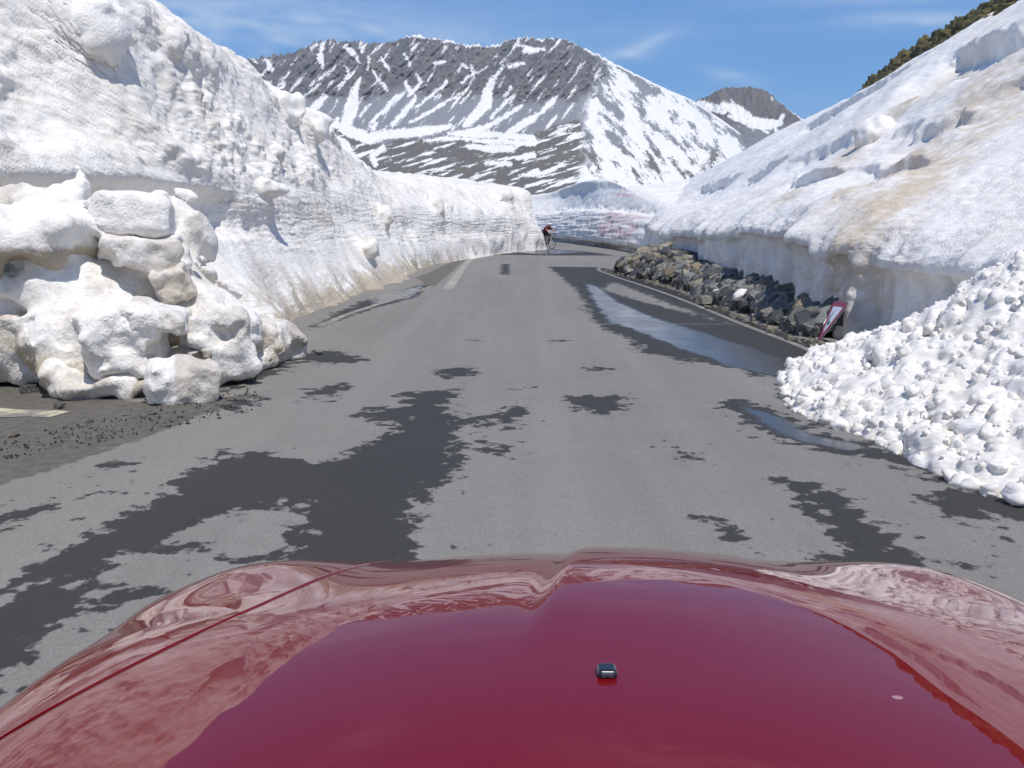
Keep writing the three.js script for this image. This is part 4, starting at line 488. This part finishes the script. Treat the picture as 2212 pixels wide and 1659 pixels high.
{
  const bank = thing('rubble_bank', 'dark rubble stone embankment under the overhanging snow on the right', 'stone bank'); bank.position.set(4.4, 0, -20); const off = new THREE.Vector3(4.4, 0, -20);
  const foot = curve([[10.5, 4.4], [12, 4.28], [16.3, 4.15], [18, 4.05], [20.6, 4.2], [24.9, 3.95], [27, 3.6], [29, 3.45], [31, 3.7], [33, 4.4]]), top = curve([[10.5, 5.2], [12, 5.1], [16, 5.05], [20, 5.1], [25, 5.0], [28, 4.75], [31, 4.7], [33, 4.9]]), high = curve([[12.3, 0.50], [16, 0.46], [20, 0.45], [24, 0.58], [26.5, 0.86], [28.5, 0.90], [30.5, 0.62], [33, 0.1]]);
  const surf = (d, t) => { const x = mix(foot(d), top(d), t) - 0.10 * t, y = high(d) * Math.pow(t, 0.55) * (1 + 0.15 * noise(d * 0.9, 3, 3)); return [x, y, -d]; };
  const sections = []; for (let d = 12.4; d <= 33; d += 1.5) sections.push([[foot(d) - 0.02, -0.1, -d], ...[0.05, 0.25, 0.5, 0.75, 1].map((t) => { const p = surf(d, t); p[1] -= 0.10; return p; }), [top(d) + 0.6, high(d) - 0.1, -d]]);
  part('earth', loft(sections, 260, 40, (x, y, z) => 0.05 * fbm(x * 4, y * 4, z * 4, 3), (x, y, z) => [0.045, 0.040, 0.033].map((v) => v * (1 + 0.6 * noise(x * 12, y * 12, z * 12))), null, true).translate(-off.x, 0, -off.z), new THREE.MeshStandardMaterial({ vertexColors: true, roughness: 0.8 }), bank, 'dark damp earth between the stones');
  const r = rng(42), all = [];
  for (let i = 0; i < 1500; i++) { const d = 12.5 + 20 * Math.pow(r(), 1.25), t = Math.pow(r(), 0.9), p = surf(d, t), s = (0.06 + 0.20 * Math.pow(r(), 2.2)) * mix(1.2, 0.95, t); all.push({ p, s, a: [r() * 0.8 - 0.4, r() * 6.28, r() * 0.8 - 0.4], v: Math.floor(r() * 9), m: d > 23 || r() < 0.25 ? Math.floor(r() * 6) : [1, 3, 3, 5, 0][Math.floor(r() * 5)], k: s / d }); }
  all.sort((a, b) => b.k - a.k);
  for (const q of all.slice(0, 285)) { const m = part('stone', stoneShapes[q.v], stoneMats[q.m], bank); m.position.set(...q.p).sub(off); m.rotation.set(...q.a); m.scale.setScalar(q.s); }
  for (let v = 0; v < 6; v++) { const rest = all.slice(285).filter((q) => q.m === v), im = shadows(new THREE.InstancedMesh(stoneShapes[v], stoneMats[v], rest.length)), M = new THREE.Matrix4(), Q = new THREE.Quaternion(); rest.forEach((q, i) => { Q.setFromEuler(new THREE.Euler(...q.a)); M.compose(new THREE.Vector3(...q.p).sub(off), Q, new THREE.Vector3(q.s, q.s, q.s)); im.setMatrixAt(i, M); }); im.name = 'small_stones'; im.userData = { kind: 'stuff', label: 'small stones filling the gaps of the embankment' }; bank.add(im); }
  // stones and snow at its foot
  const loose = [['tan flat boulder at the foot of the stone bank', 1545, 590, 0.24, 4, 0], ['pale slab leaning among the stones beside the white snow patch', 1560, 628, 0.26, 2, 1], ['grey stone right of the leaning slab at the edge line', 1525, 645, 0.17, 0, 2], ['light grey stone lying before the white snow lump', 1580, 653, 0.15, 5, 3], ['square ochre stone near the left end of the stone bank', 1406, 562, 0.28, 2, 4], ['broad brown stone below the snow brow at the edge line', 1500, 612, 0.26, 4, 5]];
  loose.forEach(([label, X, Y, s, m, v]) => { const q = onRoad(X, Y + 14), o = thing('boulder', label, 'stone', 'stones lying along the right edge line', stoneShapes[v], stoneMats[m]); o.position.set(q[0], s * 0.42, q[1]); o.rotation.set(0.1, v * 1.1, 0.12); o.scale.setScalar(s); });
  [['white snow patch caught between the stones', 1562, 640, [0.36, 0.16, 0.24]], ['blue white snow lump left at the foot of the dark stones', 1598, 656, [0.26, 0.20, 0.24]]].forEach(([label, X, Y, h], i) => { const q = onRoad(X, Y + 14); snowBlock(label, { c: [q[0] + 0.15, h[1] * 0.8, q[1]], h, e: [0, 0.5, 0.1], r: 0.7, form: 0.25, dirt: 0.08, seed: 200 + i, cell: 0.035 }); });
  // gravel strewn along the verge
  const im = shadows(new THREE.InstancedMesh(stoneShapes[2], stoneMats[2], 500)), M = new THREE.Matrix4(), Q = new THREE.Quaternion(); for (let i = 0; i < 500; i++) { const d = 11 + 20 * Math.pow(r(), 1.4), s = 0.012 + 0.05 * Math.pow(r(), 3); Q.setFromEuler(new THREE.Euler(r() * 6, r() * 6, 0)); M.compose(new THREE.Vector3(foot(d) - 0.45 * Math.pow(r(), 2), s * 0.4, -d), Q, new THREE.Vector3(s, s, s)); im.setMatrixAt(i, M); } im.name = 'gravel'; im.userData = { kind: 'stuff', label: 'gravel strewn between the edge line and the stones', category: 'gravel' }; scene.add(im);
  // single stones on the left verge and the road
  [['dark flat stone on the left verge below the heap', 64, 848, 0.105, 3, 0], ['long dark stone chip beside the cream road marking', 127, 882, 0.075, 1, 1], ['tiny brown pebble on the damp left verge', 34, 943, 0.032, 4, 2], ['small grey pebble on the gravel before the snow boulder', 195, 912, 0.03, 5, 3], ['pale stone chip on the gravel right of the heap', 330, 895, 0.04, 2, 4], ['whitish pebble in the damp patch by the snow toe', 690, 765, 0.07, 2, 5], ['grey pebble touching the damp patch by the snow toe', 642, 772, 0.05, 5, 6], ['small pebble at the edge of the left gravel band', 270, 898, 0.022, 2, 7]].forEach(([label, X, Y, s, m, v]) => { const q = onRoad(X, Y), o = thing('pebble', label, 'stone', 'stones on the left verge', stoneShapes[v], stoneMats[m]); o.position.set(q[0], s * 0.35, q[1]); o.rotation.set(0, v, 0); o.scale.set(s, s * 0.7, s); });
  const ic = shadows(new THREE.InstancedMesh(stoneShapes[5], stoneMats[1], 700)); for (let i = 0; i < 700; i++) { const t = r(), X = mix(-60, 560, t) + 30 * (r() - 0.5), Y = mix(985, 862, t) + 50 * (r() - 0.5), q = onRoad(X, Y), s = 0.004 + 0.012 * Math.pow(r(), 3); Q.setFromEuler(new THREE.Euler(r() * 6, r() * 6, 0)); M.compose(new THREE.Vector3(q[0], s * 0.5, q[1]), Q, new THREE.Vector3(s, s, s)); ic.setMatrixAt(i, M); } ic.name = 'grit'; ic.userData = { kind: 'stuff', label: 'fine grit on the left verge', category: 'gravel' }; scene.add(ic);
}

// ------------------------------------------------------------------ knocked over road sign
{
  const A = new THREE.Vector3(...at(1764, 741, 11.75)), B = new THREE.Vector3(...at(1834, 654, 11.72)), C = new THREE.Vector3(...at(1801, 650, 12.3)); A.y = 0.01;
  const mid = A.clone().add(B).add(C).divideScalar(3), ex = B.clone().sub(C).normalize(), nrm = B.clone().sub(A).cross(C.clone().sub(A)).normalize(); if (nrm.dot(new THREE.Vector3(0, EYE, 0).sub(mid)) < 0) nrm.negate(); const ey = nrm.clone().cross(ex).normalize();
  const side = (A.distanceTo(B) + B.distanceTo(C) + A.distanceTo(C)) / 3, R = side / Math.sqrt(3);
  const sign = thing('road_sign', 'knocked over triangular red and white bend sign leaning at the stones', 'road sign'); sign.matrixAutoUpdate = true; sign.position.copy(mid); sign.quaternion.setFromRotationMatrix(new THREE.Matrix4().makeBasis(ex, ey, nrm));
  const loc = [A, B, C].map((p) => { const q = p.clone().sub(mid); return [q.dot(ex), q.dot(ey)]; });
  const tri = (k, rad) => { const s = new THREE.Shape(), v = loc.map(([x, y]) => [x * k, y * k]); for (let i = 0; i < 3; i++) { const p = v[i], a = v[(i + 2) % 3], b = v[(i + 1) % 3], la = Math.hypot(a[0] - p[0], a[1] - p[1]), lb = Math.hypot(b[0] - p[0], b[1] - p[1]), s0 = [p[0] + (a[0] - p[0]) / la * rad, p[1] + (a[1] - p[1]) / la * rad], s1 = [p[0] + (b[0] - p[0]) / lb * rad, p[1] + (b[1] - p[1]) / lb * rad]; i ? s.lineTo(...s0) : s.moveTo(...s0); s.quadraticCurveTo(p[0], p[1], ...s1); } s.closePath(); return s; };
  const M = (c, r = 0.35, metal = 0) => new THREE.MeshStandardMaterial({ color: lin(...c), roughness: r, metalness: metal });
  part('panel', new THREE.ExtrudeGeometry(tri(1.0, 0.09), { depth: 0.006, bevelEnabled: true, bevelSize: 0.006, bevelThickness: 0.004, bevelSegments: 2 }).translate(0, 0, -0.012), M([0.20, 0.21, 0.22], 0.45, 0.6), sign, 'grey metal back and folded rim');
  const ring = tri(0.985, 0.085); ring.holes.push(tri(0.64, 0.04)); part('border', new THREE.ExtrudeGeometry(ring, { depth: 0.002, bevelEnabled: false }).translate(0, 0, 0.000), M([0.30, 0.012, 0.025]), sign, 'dark red border');
  part('face', new THREE.ExtrudeGeometry(tri(0.64, 0.04), { depth: 0.0016, bevelEnabled: false }).translate(0, 0, 0.0), M([0.72, 0.76, 0.80], 0.3), sign, 'white sign face');
  // bend symbol: a thick stem that curves over to a point
  const L = (u, w) => { const a = loc[0], b = [(loc[1][0] + loc[2][0]) / 2, (loc[1][1] + loc[2][1]) / 2], dx = b[0] - a[0], dy = b[1] - a[1], l = Math.hypot(dx, dy), m = [a[0] * 0.64 + (b[0] * 0.64 - a[0] * 0.64) * u, a[1] * 0.64 + (b[1] * 0.64 - a[1] * 0.64) * u]; return [m[0] - dy / l * w * side, m[1] + dx / l * w * side]; };
  const sym = new THREE.Shape(); sym.moveTo(...L(0.33, -0.03)); sym.quadraticCurveTo(...L(0.28, 0.02), ...L(0.36, 0.05)); sym.quadraticCurveTo(...L(0.50, 0.09), ...L(0.66, 0.10)); sym.quadraticCurveTo(...L(0.80, 0.10), ...L(0.93, 0.02)); sym.quadraticCurveTo(...L(0.78, 0.065), ...L(0.66, 0.06)); sym.quadraticCurveTo(...L(0.52, 0.05), ...L(0.46, 0.02)); sym.quadraticCurveTo(...L(0.47, -0.05), ...L(0.33, -0.03));
  part('bend_symbol', new THREE.ExtrudeGeometry(sym, { depth: 0.0012, bevelEnabled: false, curveSegments: 10 }).translate(0, 0, 0.0024), M([0.02, 0.025, 0.04]), sign, 'black curve arrow');
  part('reflector', new RoundedBoxGeometry(0.012, 0.10, 0.01, 2, 0.003).rotateZ(0.5).translate((loc[0][0] + loc[2][0]) / 2 - 0.012, (loc[0][1] + loc[2][1]) / 2, 0.004), M([0.8, 0.8, 0.8], 0.3), sign, 'small white reflector strip');
}

// ------------------------------------------------------------------ cyclist coming round the bend
{
  const u = new THREE.Vector3(0.64, 0, 0.768), v = new THREE.Vector3(0.768, 0, -0.64), base = new THREE.Vector3(2.47, 0, -55.6);      // u: heading, v: to the rider's left
  const turn = new THREE.Quaternion().setFromRotationMatrix(new THREE.Matrix4().makeBasis(u, new THREE.Vector3(0, 1, 0), u.clone().cross(new THREE.Vector3(0, 1, 0))));
  const V = (a, b, c = 0) => new THREE.Vector3(a, b, c), tube = (pts, r) => new THREE.TubeGeometry(new THREE.CatmullRomCurve3(pts), Math.max(8, pts.length * 6), r, 8), bar = (a, b, r) => new THREE.TubeGeometry(new THREE.LineCurve3(a, b), 1, r, 8);
  const M = (c, r = 0.4, m = 0) => new THREE.MeshStandardMaterial({ color: lin(...c), roughness: r, metalness: m });
  const bike = thing('bicycle', 'road racing bicycle with drop handlebar ridden out of the bend', 'bicycle'); bike.position.copy(base); bike.quaternion.copy(turn);
  const rubber = M([0.012, 0.012, 0.013], 0.7), alu = M([0.55, 0.56, 0.58], 0.3, 0.9), frame = M([0.03, 0.035, 0.05], 0.3), white = M([0.7, 0.7, 0.7], 0.35);
  const wheel = (x) => { const w = part('wheel', new THREE.CylinderGeometry(0.022, 0.022, 0.09, 12).rotateX(Math.PI / 2).translate(x, 0.335, 0), alu, bike); part('tyre', new THREE.TorusGeometry(0.325, 0.014, 10, 48).translate(x, 0.335, 0), rubber, w); part('rim', new THREE.TorusGeometry(0.304, 0.010, 6, 48).translate(x, 0.335, 0), M([0.03, 0.03, 0.03]), w); part('spokes', mergeGeometries([...Array(18)].map((_, i) => { const a = i / 18 * 6.283; return bar(V(x, 0.335, i % 2 ? 0.03 : -0.03), V(x + 0.3 * Math.cos(a), 0.335 + 0.3 * Math.sin(a), 0), 0.0015); })), alu, w); };
  wheel(0); wheel(-1.0);
  part('frame', mergeGeometries([bar(V(-0.12, 0.82), V(-0.64, 0.82), 0.018), bar(V(-0.10, 0.74), V(-0.58, 0.28), 0.022), bar(V(-0.58, 0.28), V(-0.68, 0.86), 0.017), bar(V(-0.58, 0.28, 0.03), V(-1.0, 0.335, 0.06), 0.010), bar(V(-0.58, 0.28, -0.03), V(-1.0, 0.335, -0.06), 0.010), bar(V(-0.66, 0.80, 0.02), V(-1.0, 0.335, 0.06), 0.008), bar(V(-0.66, 0.80, -0.02), V(-1.0, 0.335, -0.06), 0.008), bar(V(-0.125, 0.90), V(-0.085, 0.70), 0.020)]), frame, bike);
  part('fork', mergeGeometries([tube([V(-0.085, 0.70, 0.035), V(-0.05, 0.55, 0.055), V(0, 0.335, 0.055)], 0.011), tube([V(-0.085, 0.70, -0.035), V(-0.05, 0.55, -0.055), V(0, 0.335, -0.055)], 0.011), bar(V(-0.085, 0.70, -0.04), V(-0.085, 0.70, 0.04), 0.014)]), white, bike);
  part('handlebar', mergeGeometries([bar(V(-0.13, 0.92), V(-0.03, 0.95), 0.016), tube([V(-0.03, 0.95, 0), V(-0.03, 0.95, 0.18), V(0.04, 0.95, 0.21), V(0.075, 0.90, 0.21), V(0.04, 0.83, 0.21), V(-0.04, 0.82, 0.21)], 0.014), tube([V(-0.03, 0.95, 0), V(-0.03, 0.95, -0.18), V(0.04, 0.95, -0.21), V(0.075, 0.90, -0.21), V(0.04, 0.83, -0.21), V(-0.04, 0.82, -0.21)], 0.014)]), rubber, bike);
  for (const s of [-1, 1]) part('brake_hood', new THREE.CapsuleGeometry(0.018, 0.07, 4, 8).rotateZ(0.9).translate(0.085, 0.965, 0.21 * s), rubber, bike);
  part('saddle', new RoundedBoxGeometry(0.27, 0.05, 0.13, 3, 0.02).translate(-0.70, 0.95, 0), rubber, bike); part('seat_post', bar(V(-0.68, 0.85), V(-0.70, 0.94), 0.014), alu, bike);
  part('crank', mergeGeometries([new THREE.CylinderGeometry(0.10, 0.10, 0.006, 24).rotateX(Math.PI / 2).translate(-0.58, 0.28, -0.05), bar(V(-0.58, 0.28, -0.07), V(-0.45, 0.35, -0.08), 0.012), bar(V(-0.58, 0.28, 0.07), V(-0.71, 0.21, 0.08), 0.012), new THREE.BoxGeometry(0.09, 0.015, 0.07).translate(-0.45, 0.35, -0.11), new THREE.BoxGeometry(0.09, 0.015, 0.07).translate(-0.71, 0.21, 0.11)].map((g) => g.index ? g.toNonIndexed() : g)), alu, bike);
  // rider: one continuous body; tapered bones joined smoothly
  const person = thing('person', 'cyclist in dark red jersey and white helmet leaning over the handlebar', 'person'); person.position.copy(base); person.quaternion.copy(turn);
  const bone = (a, b, ra, rb) => ({ a, b, ra, rb }), cap = (x, y, z, { a, b, ra, rb }) => { const dx = b.x - a.x, dy = b.y - a.y, dz = b.z - a.z, t = clamp(((x - a.x) * dx + (y - a.y) * dy + (z - a.z) * dz) / (dx * dx + dy * dy + dz * dz)); return Math.hypot(x - a.x - dx * t, y - a.y - dy * t, z - a.z - dz * t) - mix(ra, rb, t); };
  const smin = (d, s, k) => { const t = clamp(0.5 + 0.5 * (s - d) / k); return mix(s, d, t) - k * t * (1 - t); }, body = (bones, k, grow = 0) => (x, y, z) => { let d = 9; for (const q of bones) d = smin(d, cap(x, y, z, q), k); return d - grow; };
  const hip = V(-0.70, 1.06), chest = V(-0.42, 1.30), neck = V(-0.30, 1.38), head = V(-0.20, 1.47);
  const torso = [bone(V(-0.70, 1.06, 0.07), V(-0.70, 1.06, -0.07), 0.125, 0.125), bone(hip, V(-0.55, 1.21), 0.135, 0.13), bone(V(-0.55, 1.21), chest, 0.13, 0.14), bone(V(-0.38, 1.30, 0.15), V(-0.38, 1.30, -0.15), 0.075, 0.075)];
  const arms = [-1, 1].flatMap((s) => [bone(V(-0.37, 1.31, 0.18 * s), V(-0.18, 1.14, 0.24 * s), 0.056, 0.043), bone(V(-0.18, 1.14, 0.24 * s), V(0.05, 1.00, 0.21 * s), 0.043, 0.030)]), upper = [-1, 1].map((s) => bone(V(-0.37, 1.31, 0.18 * s), V(-0.27, 1.22, 0.215 * s), 0.060, 0.054));
  const hands = [-1, 1].flatMap((s) => [bone(V(0.05, 1.00, 0.21 * s), V(0.09, 0.99, 0.21 * s), 0.032, 0.030), ...[0, 1, 2, 3].map((i) => bone(V(0.085 + i * 0.014, 0.992 - i * 0.006, 0.235 * s), V(0.09 + i * 0.014, 0.955 - i * 0.006, 0.222 * s), 0.010, 0.009)), bone(V(0.06, 0.995, 0.19 * s), V(0.10, 0.975, 0.188 * s), 0.011, 0.009)]);
  const thighs = [bone(V(-0.70, 1.02, -0.10), V(-0.36, 0.80, -0.12), 0.10, 0.065), bone(V(-0.70, 1.02, 0.10), V(-0.52, 0.66, 0.12), 0.10, 0.065)], calves = [bone(V(-0.36, 0.80, -0.12), V(-0.49, 0.44, -0.12), 0.062, 0.040), bone(V(-0.52, 0.66, 0.12), V(-0.75, 0.31, 0.12), 0.062, 0.040)];
  const skull = [bone(neck, V(-0.25, 1.43), 0.058, 0.06), bone(V(-0.22, 1.49), V(-0.17, 1.45), 0.098, 0.085), bone(V(-0.11, 1.445), V(-0.10, 1.43), 0.018, 0.016), bone(V(-0.14, 1.40), V(-0.15, 1.40), 0.045, 0.05), bone(V(-0.21, 1.46, 0.095), V(-0.215, 1.45, 0.097), 0.018, 0.015), bone(V(-0.21, 1.46, -0.095), V(-0.215, 1.45, -0.097), 0.018, 0.015)];
  const all = body([...torso, ...arms, ...hands, ...thighs, ...calves, ...skull], 0.03);
  const skin = M([0.42, 0.22, 0.15], 0.55), b = part('body', nets(all, [-1.0, 0.15, -0.36], [0.22, 1.66, 0.36], 0.013), skin, person);
  part('jersey', nets((x, y, z) => Math.max(body([...torso, ...upper], 0.03, 0.012)(x, y, z), -(x * 0.6 + y * 0.5 - 0.0) * 0 - 9), [-0.95, 0.85, -0.36], [-0.1, 1.55, 0.36], 0.016), M([0.10, 0.010, 0.022], 0.7), person, 'dark red and navy cycling jersey');
  part('shorts', nets((x, y, z) => Math.max(body([torso[0], torso[1], ...thighs], 0.03, 0.014)(x, y, z), y - 1.13 - 0.3 * (x + 0.7), 0.80 - y + 0.25 * (x + 0.45)), [-0.95, 0.55, -0.3], [-0.2, 1.25, 0.3], 0.016), M([0.012, 0.011, 0.016], 0.6), person, 'black cycling shorts');
  part('helmet', nets((x, y, z) => { const e = Math.hypot((x + 0.215) / 0.150, (y - 1.515) / 0.098, z / 0.112) - 1; const slot = Math.max(Math.abs(((z + 1) * 18) % 1 - 0.5) - 0.16, 1.53 - y); return Math.max(e * 0.1, 1.495 + 0.15 * (x + 0.2) - y, -slot * 0.03 - 0.004); }, [-0.42, 1.40, -0.16], [0.0, 1.66, 0.16], 0.010), M([0.72, 0.72, 0.74], 0.3), person, 'white vented helmet');
  part('glasses', new THREE.TorusGeometry(0.088, 0.012, 6, 20, Math.PI).rotateX(Math.PI / 2).rotateY(Math.PI / 2).translate(-0.165, 1.47, 0), M([0.01, 0.01, 0.012], 0.1), person);
  for (const s of [-1, 1]) { const q = s < 0 ? [-0.47, 0.395] : [-0.73, 0.262]; part('shoe', new RoundedBoxGeometry(0.27, 0.085, 0.09, 4, 0.035).translate(q[0] + 0.04, q[1], 0.12 * s), white, person); part('sock', new THREE.CylinderGeometry(0.045, 0.043, 0.08, 12).translate(q[0] - 0.02, q[1] + 0.07, 0.12 * s), M([0.6, 0.6, 0.6], 0.8), person); }
}

// ------------------------------------------------------------------ red roadster: bonnet, wings, nose
{
  const cx = 0.15, profile = [[0.55, 1.086], [0.75, 1.082], [0.95, 1.073], [1.13, 1.060], [1.28, 1.043], [1.42, 1.019], [1.56, 0.986], [1.70, 0.943], [1.84, 0.892], [1.95, 0.848], [2.05, 0.79], [2.13, 0.71], [2.18, 0.62], [2.20, 0.50], [2.19, 0.36], [2.14, 0.24]];
  const shutPts = [[0.45, 0.89], [0.75, 0.845], [0.98, 0.77], [1.10, 0.705], [1.226, 0.637], [1.42, 0.55], [1.716, 0.455], [2.0, 0.415], [2.3, 0.36]].map((p) => [p[0], p[1], 0]), shutC = curve(shutPts), shut = (f) => (shutC(f - 0.06) + shutC(f) + shutC(f + 0.06)) / 3, shutR = (f) => Math.min(shut(f) + 0.26, 0.80);
  const top = (t, rel) => { // t along the profile, rel across from the middle
    const [f, y] = spline(profile, t), nose = smooth(1.1, 2.05, f), a = Math.abs(rel); let F = f - nose * (0.06 * a * a + 0.13 * Math.pow(Math.max(0, a - 0.45) / 0.45, 2)), Y = y;
    Y -= mix(0.150, 0.055, smooth(1.35, 1.9, f)) * a * a; Y += 0.022 * Math.exp(-(((a - 0.70) / 0.14) ** 2)) * smooth(1.45, 1.85, f) * smooth(2.2, 1.98, f); Y += smooth(0.55, 0.9, a) * 0.010 * smooth(2.2, 1.4, f) - 0.010 * Math.exp(-(((a - 0.40) / 0.15) ** 2)) * smooth(1.2, 1.7, f);
    const out = Math.max(0, a - 0.70); Y -= 0.5 * out * out * (1 + 0.6 * nose);
    const rc = 0.02 - 0.178 * Math.max(0, 1.86 - f), e = rel - rc, h = 0.014 * smooth(0.98, 1.45, f); Y += h * (e > 0 ? Math.exp(-((e / 0.5) ** 2)) : Math.exp(-((e / 0.030) ** 2)) * 0.98 - 0.004 * smooth(0.2, 0, -e));
    return [F, Y];
  };
  const width = (f) => 0.92 - 0.05 * smooth(1.7, 2.1, f);
  const car = thing('roadster', 'glossy dark red roadster bonnet filling the bottom of the picture', 'car'); car.position.set(cx, 0, -1.2); car.rotation.z = -0.006;
  const paint = new THREE.MeshPhysicalMaterial({ color: lin(0.175, 0.0018, 0.0055), roughness: 0.5, metalness: 0.0, specularIntensity: 0.05, clearcoat: 1, clearcoatRoughness: 0.012, ior: 1.5 });
  const NT = 150, grid = (a0, a1, t0, t1, n, across) => { const P = [], I = []; for (let i = 0; i <= NT; i++) { const t = mix(t0, t1, i / NT); for (let k = 0; k <= n; k++) { const q = across(t, k / n); P.push(q[0], q[1], -q[2] + 1.2); } } for (let i = 0; i < NT; i++) for (let k = 0; k < n; k++) { const a = i * (n + 1) + k, b = a + 1, c = a + n + 1, d = c + 1; I.push(a, b, c, b, d, c); } const g = new THREE.BufferGeometry(); g.setAttribute('position', new THREE.Float32BufferAttribute(P, 3)); g.setIndex(I); g.computeVertexNormals(); return g; };
  const T = profile.length - 1, lim = (t, s = -1) => (s < 0 ? shut : shutR)(spline(profile, t)[0]), TB = 10.6;
  const drop = (w) => (w > 1 ? 1 : w);
  // bonnet with edges folded down into the shut lines
  part('bonnet', grid(0, 0, 0, TB, 220, (t, k) => { const L = lim(t, k - 0.5) - 0.0035, w = k * 2 - 1, m = 0.985, rel = clamp(w / m, -1, 1) * L, [f, y] = top(t, rel), fold = Math.max(0, Math.abs(w) - m) / (1 - m); return [rel - Math.sign(w) * 0.004 * fold * fold, y - 0.012 * fold, f]; }), paint, car, 'red bonnet with an off centre crease');
  for (const s of [-1, 1]) part('wing', grid(0, 0, 0, T, 90, (t, k) => { const L = lim(t, s) + 0.0035, f0 = spline(profile, t)[0], W = width(f0); if (k < 0.04) { const [f, y] = top(t, s * L), q = 1 - k / 0.04; return [s * (L + 0.004 * q * q) - s * 0.004 * q, y - 0.03 * q, f]; } const j = (k - 0.04) / 0.96; if (j < 0.6) { const rel = mix(L, W - 0.10, Math.min(1, j / 0.6)), [f, y] = top(t, s * rel); return [s * rel, y, f]; } const [f, y] = top(t, s * (W - 0.10)), a = (j - 0.6) / 0.4, ph = Math.min(1, a / 0.5) * Math.PI / 2 * 0.96, low = Math.max(0, a - 0.5) / 0.5, y1 = y - 0.10 * (1 - Math.cos(ph)) - 0.36 * (W - 0.1 - 0.5) * ph * 0.3; return [s * (W - 0.10 + 0.10 * Math.sin(ph) - 0.03 * low), mix(y1, 0.25, low), f]; }), paint, car, s < 0 ? 'left front wing with the shut line' : 'right front wing');
  part('nose', grid(0, 0, TB + 0.05, T, 120, (t, k) => { const L = lim(t, k - 0.5) - 0.001, rel = (k * 2 - 1) * L, [f, y] = top(t, rel); return [rel, y, f]; }), paint, car, 'red front bumper');
  { const sunk = grid(0, 0, 0, TB, 4, (t, k) => { const L = lim(t), rel = -L + (k - 0.5) * 0.05, [f, y] = top(t, rel); return [rel, y - 0.022, f]; }), sunk2 = grid(0, 0, 0, TB, 4, (t, k) => { const L = lim(t, 1), rel = L + (k - 0.5) * 0.05, [f, y] = top(t, rel); return [rel, y - 0.022, f]; }); part('shut_line_channel', mergeGeometries([sunk, sunk2]), paint, car, 'painted channel under the bonnet gap'); }
  const dark = new THREE.MeshPhysicalMaterial({ color: lin(0.012, 0.015, 0.022), roughness: 0.25, clearcoat: 0.6 });
  { const [f, y] = top(2.1, -0.02), t0 = (() => { for (let t = 0; t < 6; t += 0.01) if (top(t, -0.02)[0] > 0.975) return t; return 2.5; })(), q = top(t0, -0.03), noz = part('washer_nozzle', new RoundedBoxGeometry(0.024, 0.013, 0.024, 5, 0.0055), dark, car, 'small black washer nozzle'); noz.position.set(-0.044, q[1] + 0.004, -q[0] + 1.2); noz.rotation.x = 0.0;
    part('jet_opening', new RoundedBoxGeometry(0.014, 0.005, 0.002, 2, 0.0008).translate(0, 0.001, 0.0116), new THREE.MeshStandardMaterial({ color: lin(0.05, 0.06, 0.075), roughness: 0.4 }), noz); part('jet', new THREE.BoxGeometry(0.0014, 0.0042, 0.0012).translate(0, 0.001, 0.0130), new THREE.MeshStandardMaterial({ color: lin(0.004, 0.004, 0.004), roughness: 0.6 }), noz); }
  { const q = top(2.2, 0.52), sp = part('dried_splash', new THREE.CylinderGeometry(0.0045, 0.0055, 0.0006, 14).scale(1.2, 1, 0.8), new THREE.MeshStandardMaterial({ color: lin(0.36, 0.20, 0.24), roughness: 0.8 }), car, 'small pale dried splash'); let t1 = 0; for (let t = 0; t < 6; t += 0.01) if (top(t, 0.52)[0] > 0.945) { t1 = t; break; } const e = top(t1, 0.29); sp.position.set(0.29, e[1] + 0.0006, -e[0] + 1.2); }
  // under the skin, so that the car stands on the road
  for (const s of [-1, 1]) { const w = part('wheel', new THREE.CylinderGeometry(0.20, 0.20, 0.20, 24).rotateZ(Math.PI / 2).translate(s * 0.74, 0.315, 1.2 - 1.50), new THREE.MeshStandardMaterial({ color: lin(0.5, 0.5, 0.52), roughness: 0.3, metalness: 0.9 }), car); part('tyre', new THREE.TorusGeometry(0.255, 0.06, 12, 36).rotateY(Math.PI / 2).scale(1.7, 1, 1).translate(s * 0.74, 0.315, 1.2 - 1.50), new THREE.MeshStandardMaterial({ color: lin(0.015, 0.015, 0.016), roughness: 0.8 }), w); }
  part('cowl', new RoundedBoxGeometry(1.64, 0.05, 0.16, 3, 0.02).translate(0, 0.925, 1.2 - 0.47), new THREE.MeshStandardMaterial({ color: lin(0.015, 0.015, 0.016), roughness: 0.6 }), car, 'black cowl behind the bonnet');
  part('floor_pan', new RoundedBoxGeometry(1.4, 0.12, 1.7, 2, 0.04).translate(0, 0.26, 1.2 - 1.45), new THREE.MeshStandardMaterial({ color: lin(0.02, 0.02, 0.02), roughness: 0.8 }), car);
}
renderer.render(scene, camera);
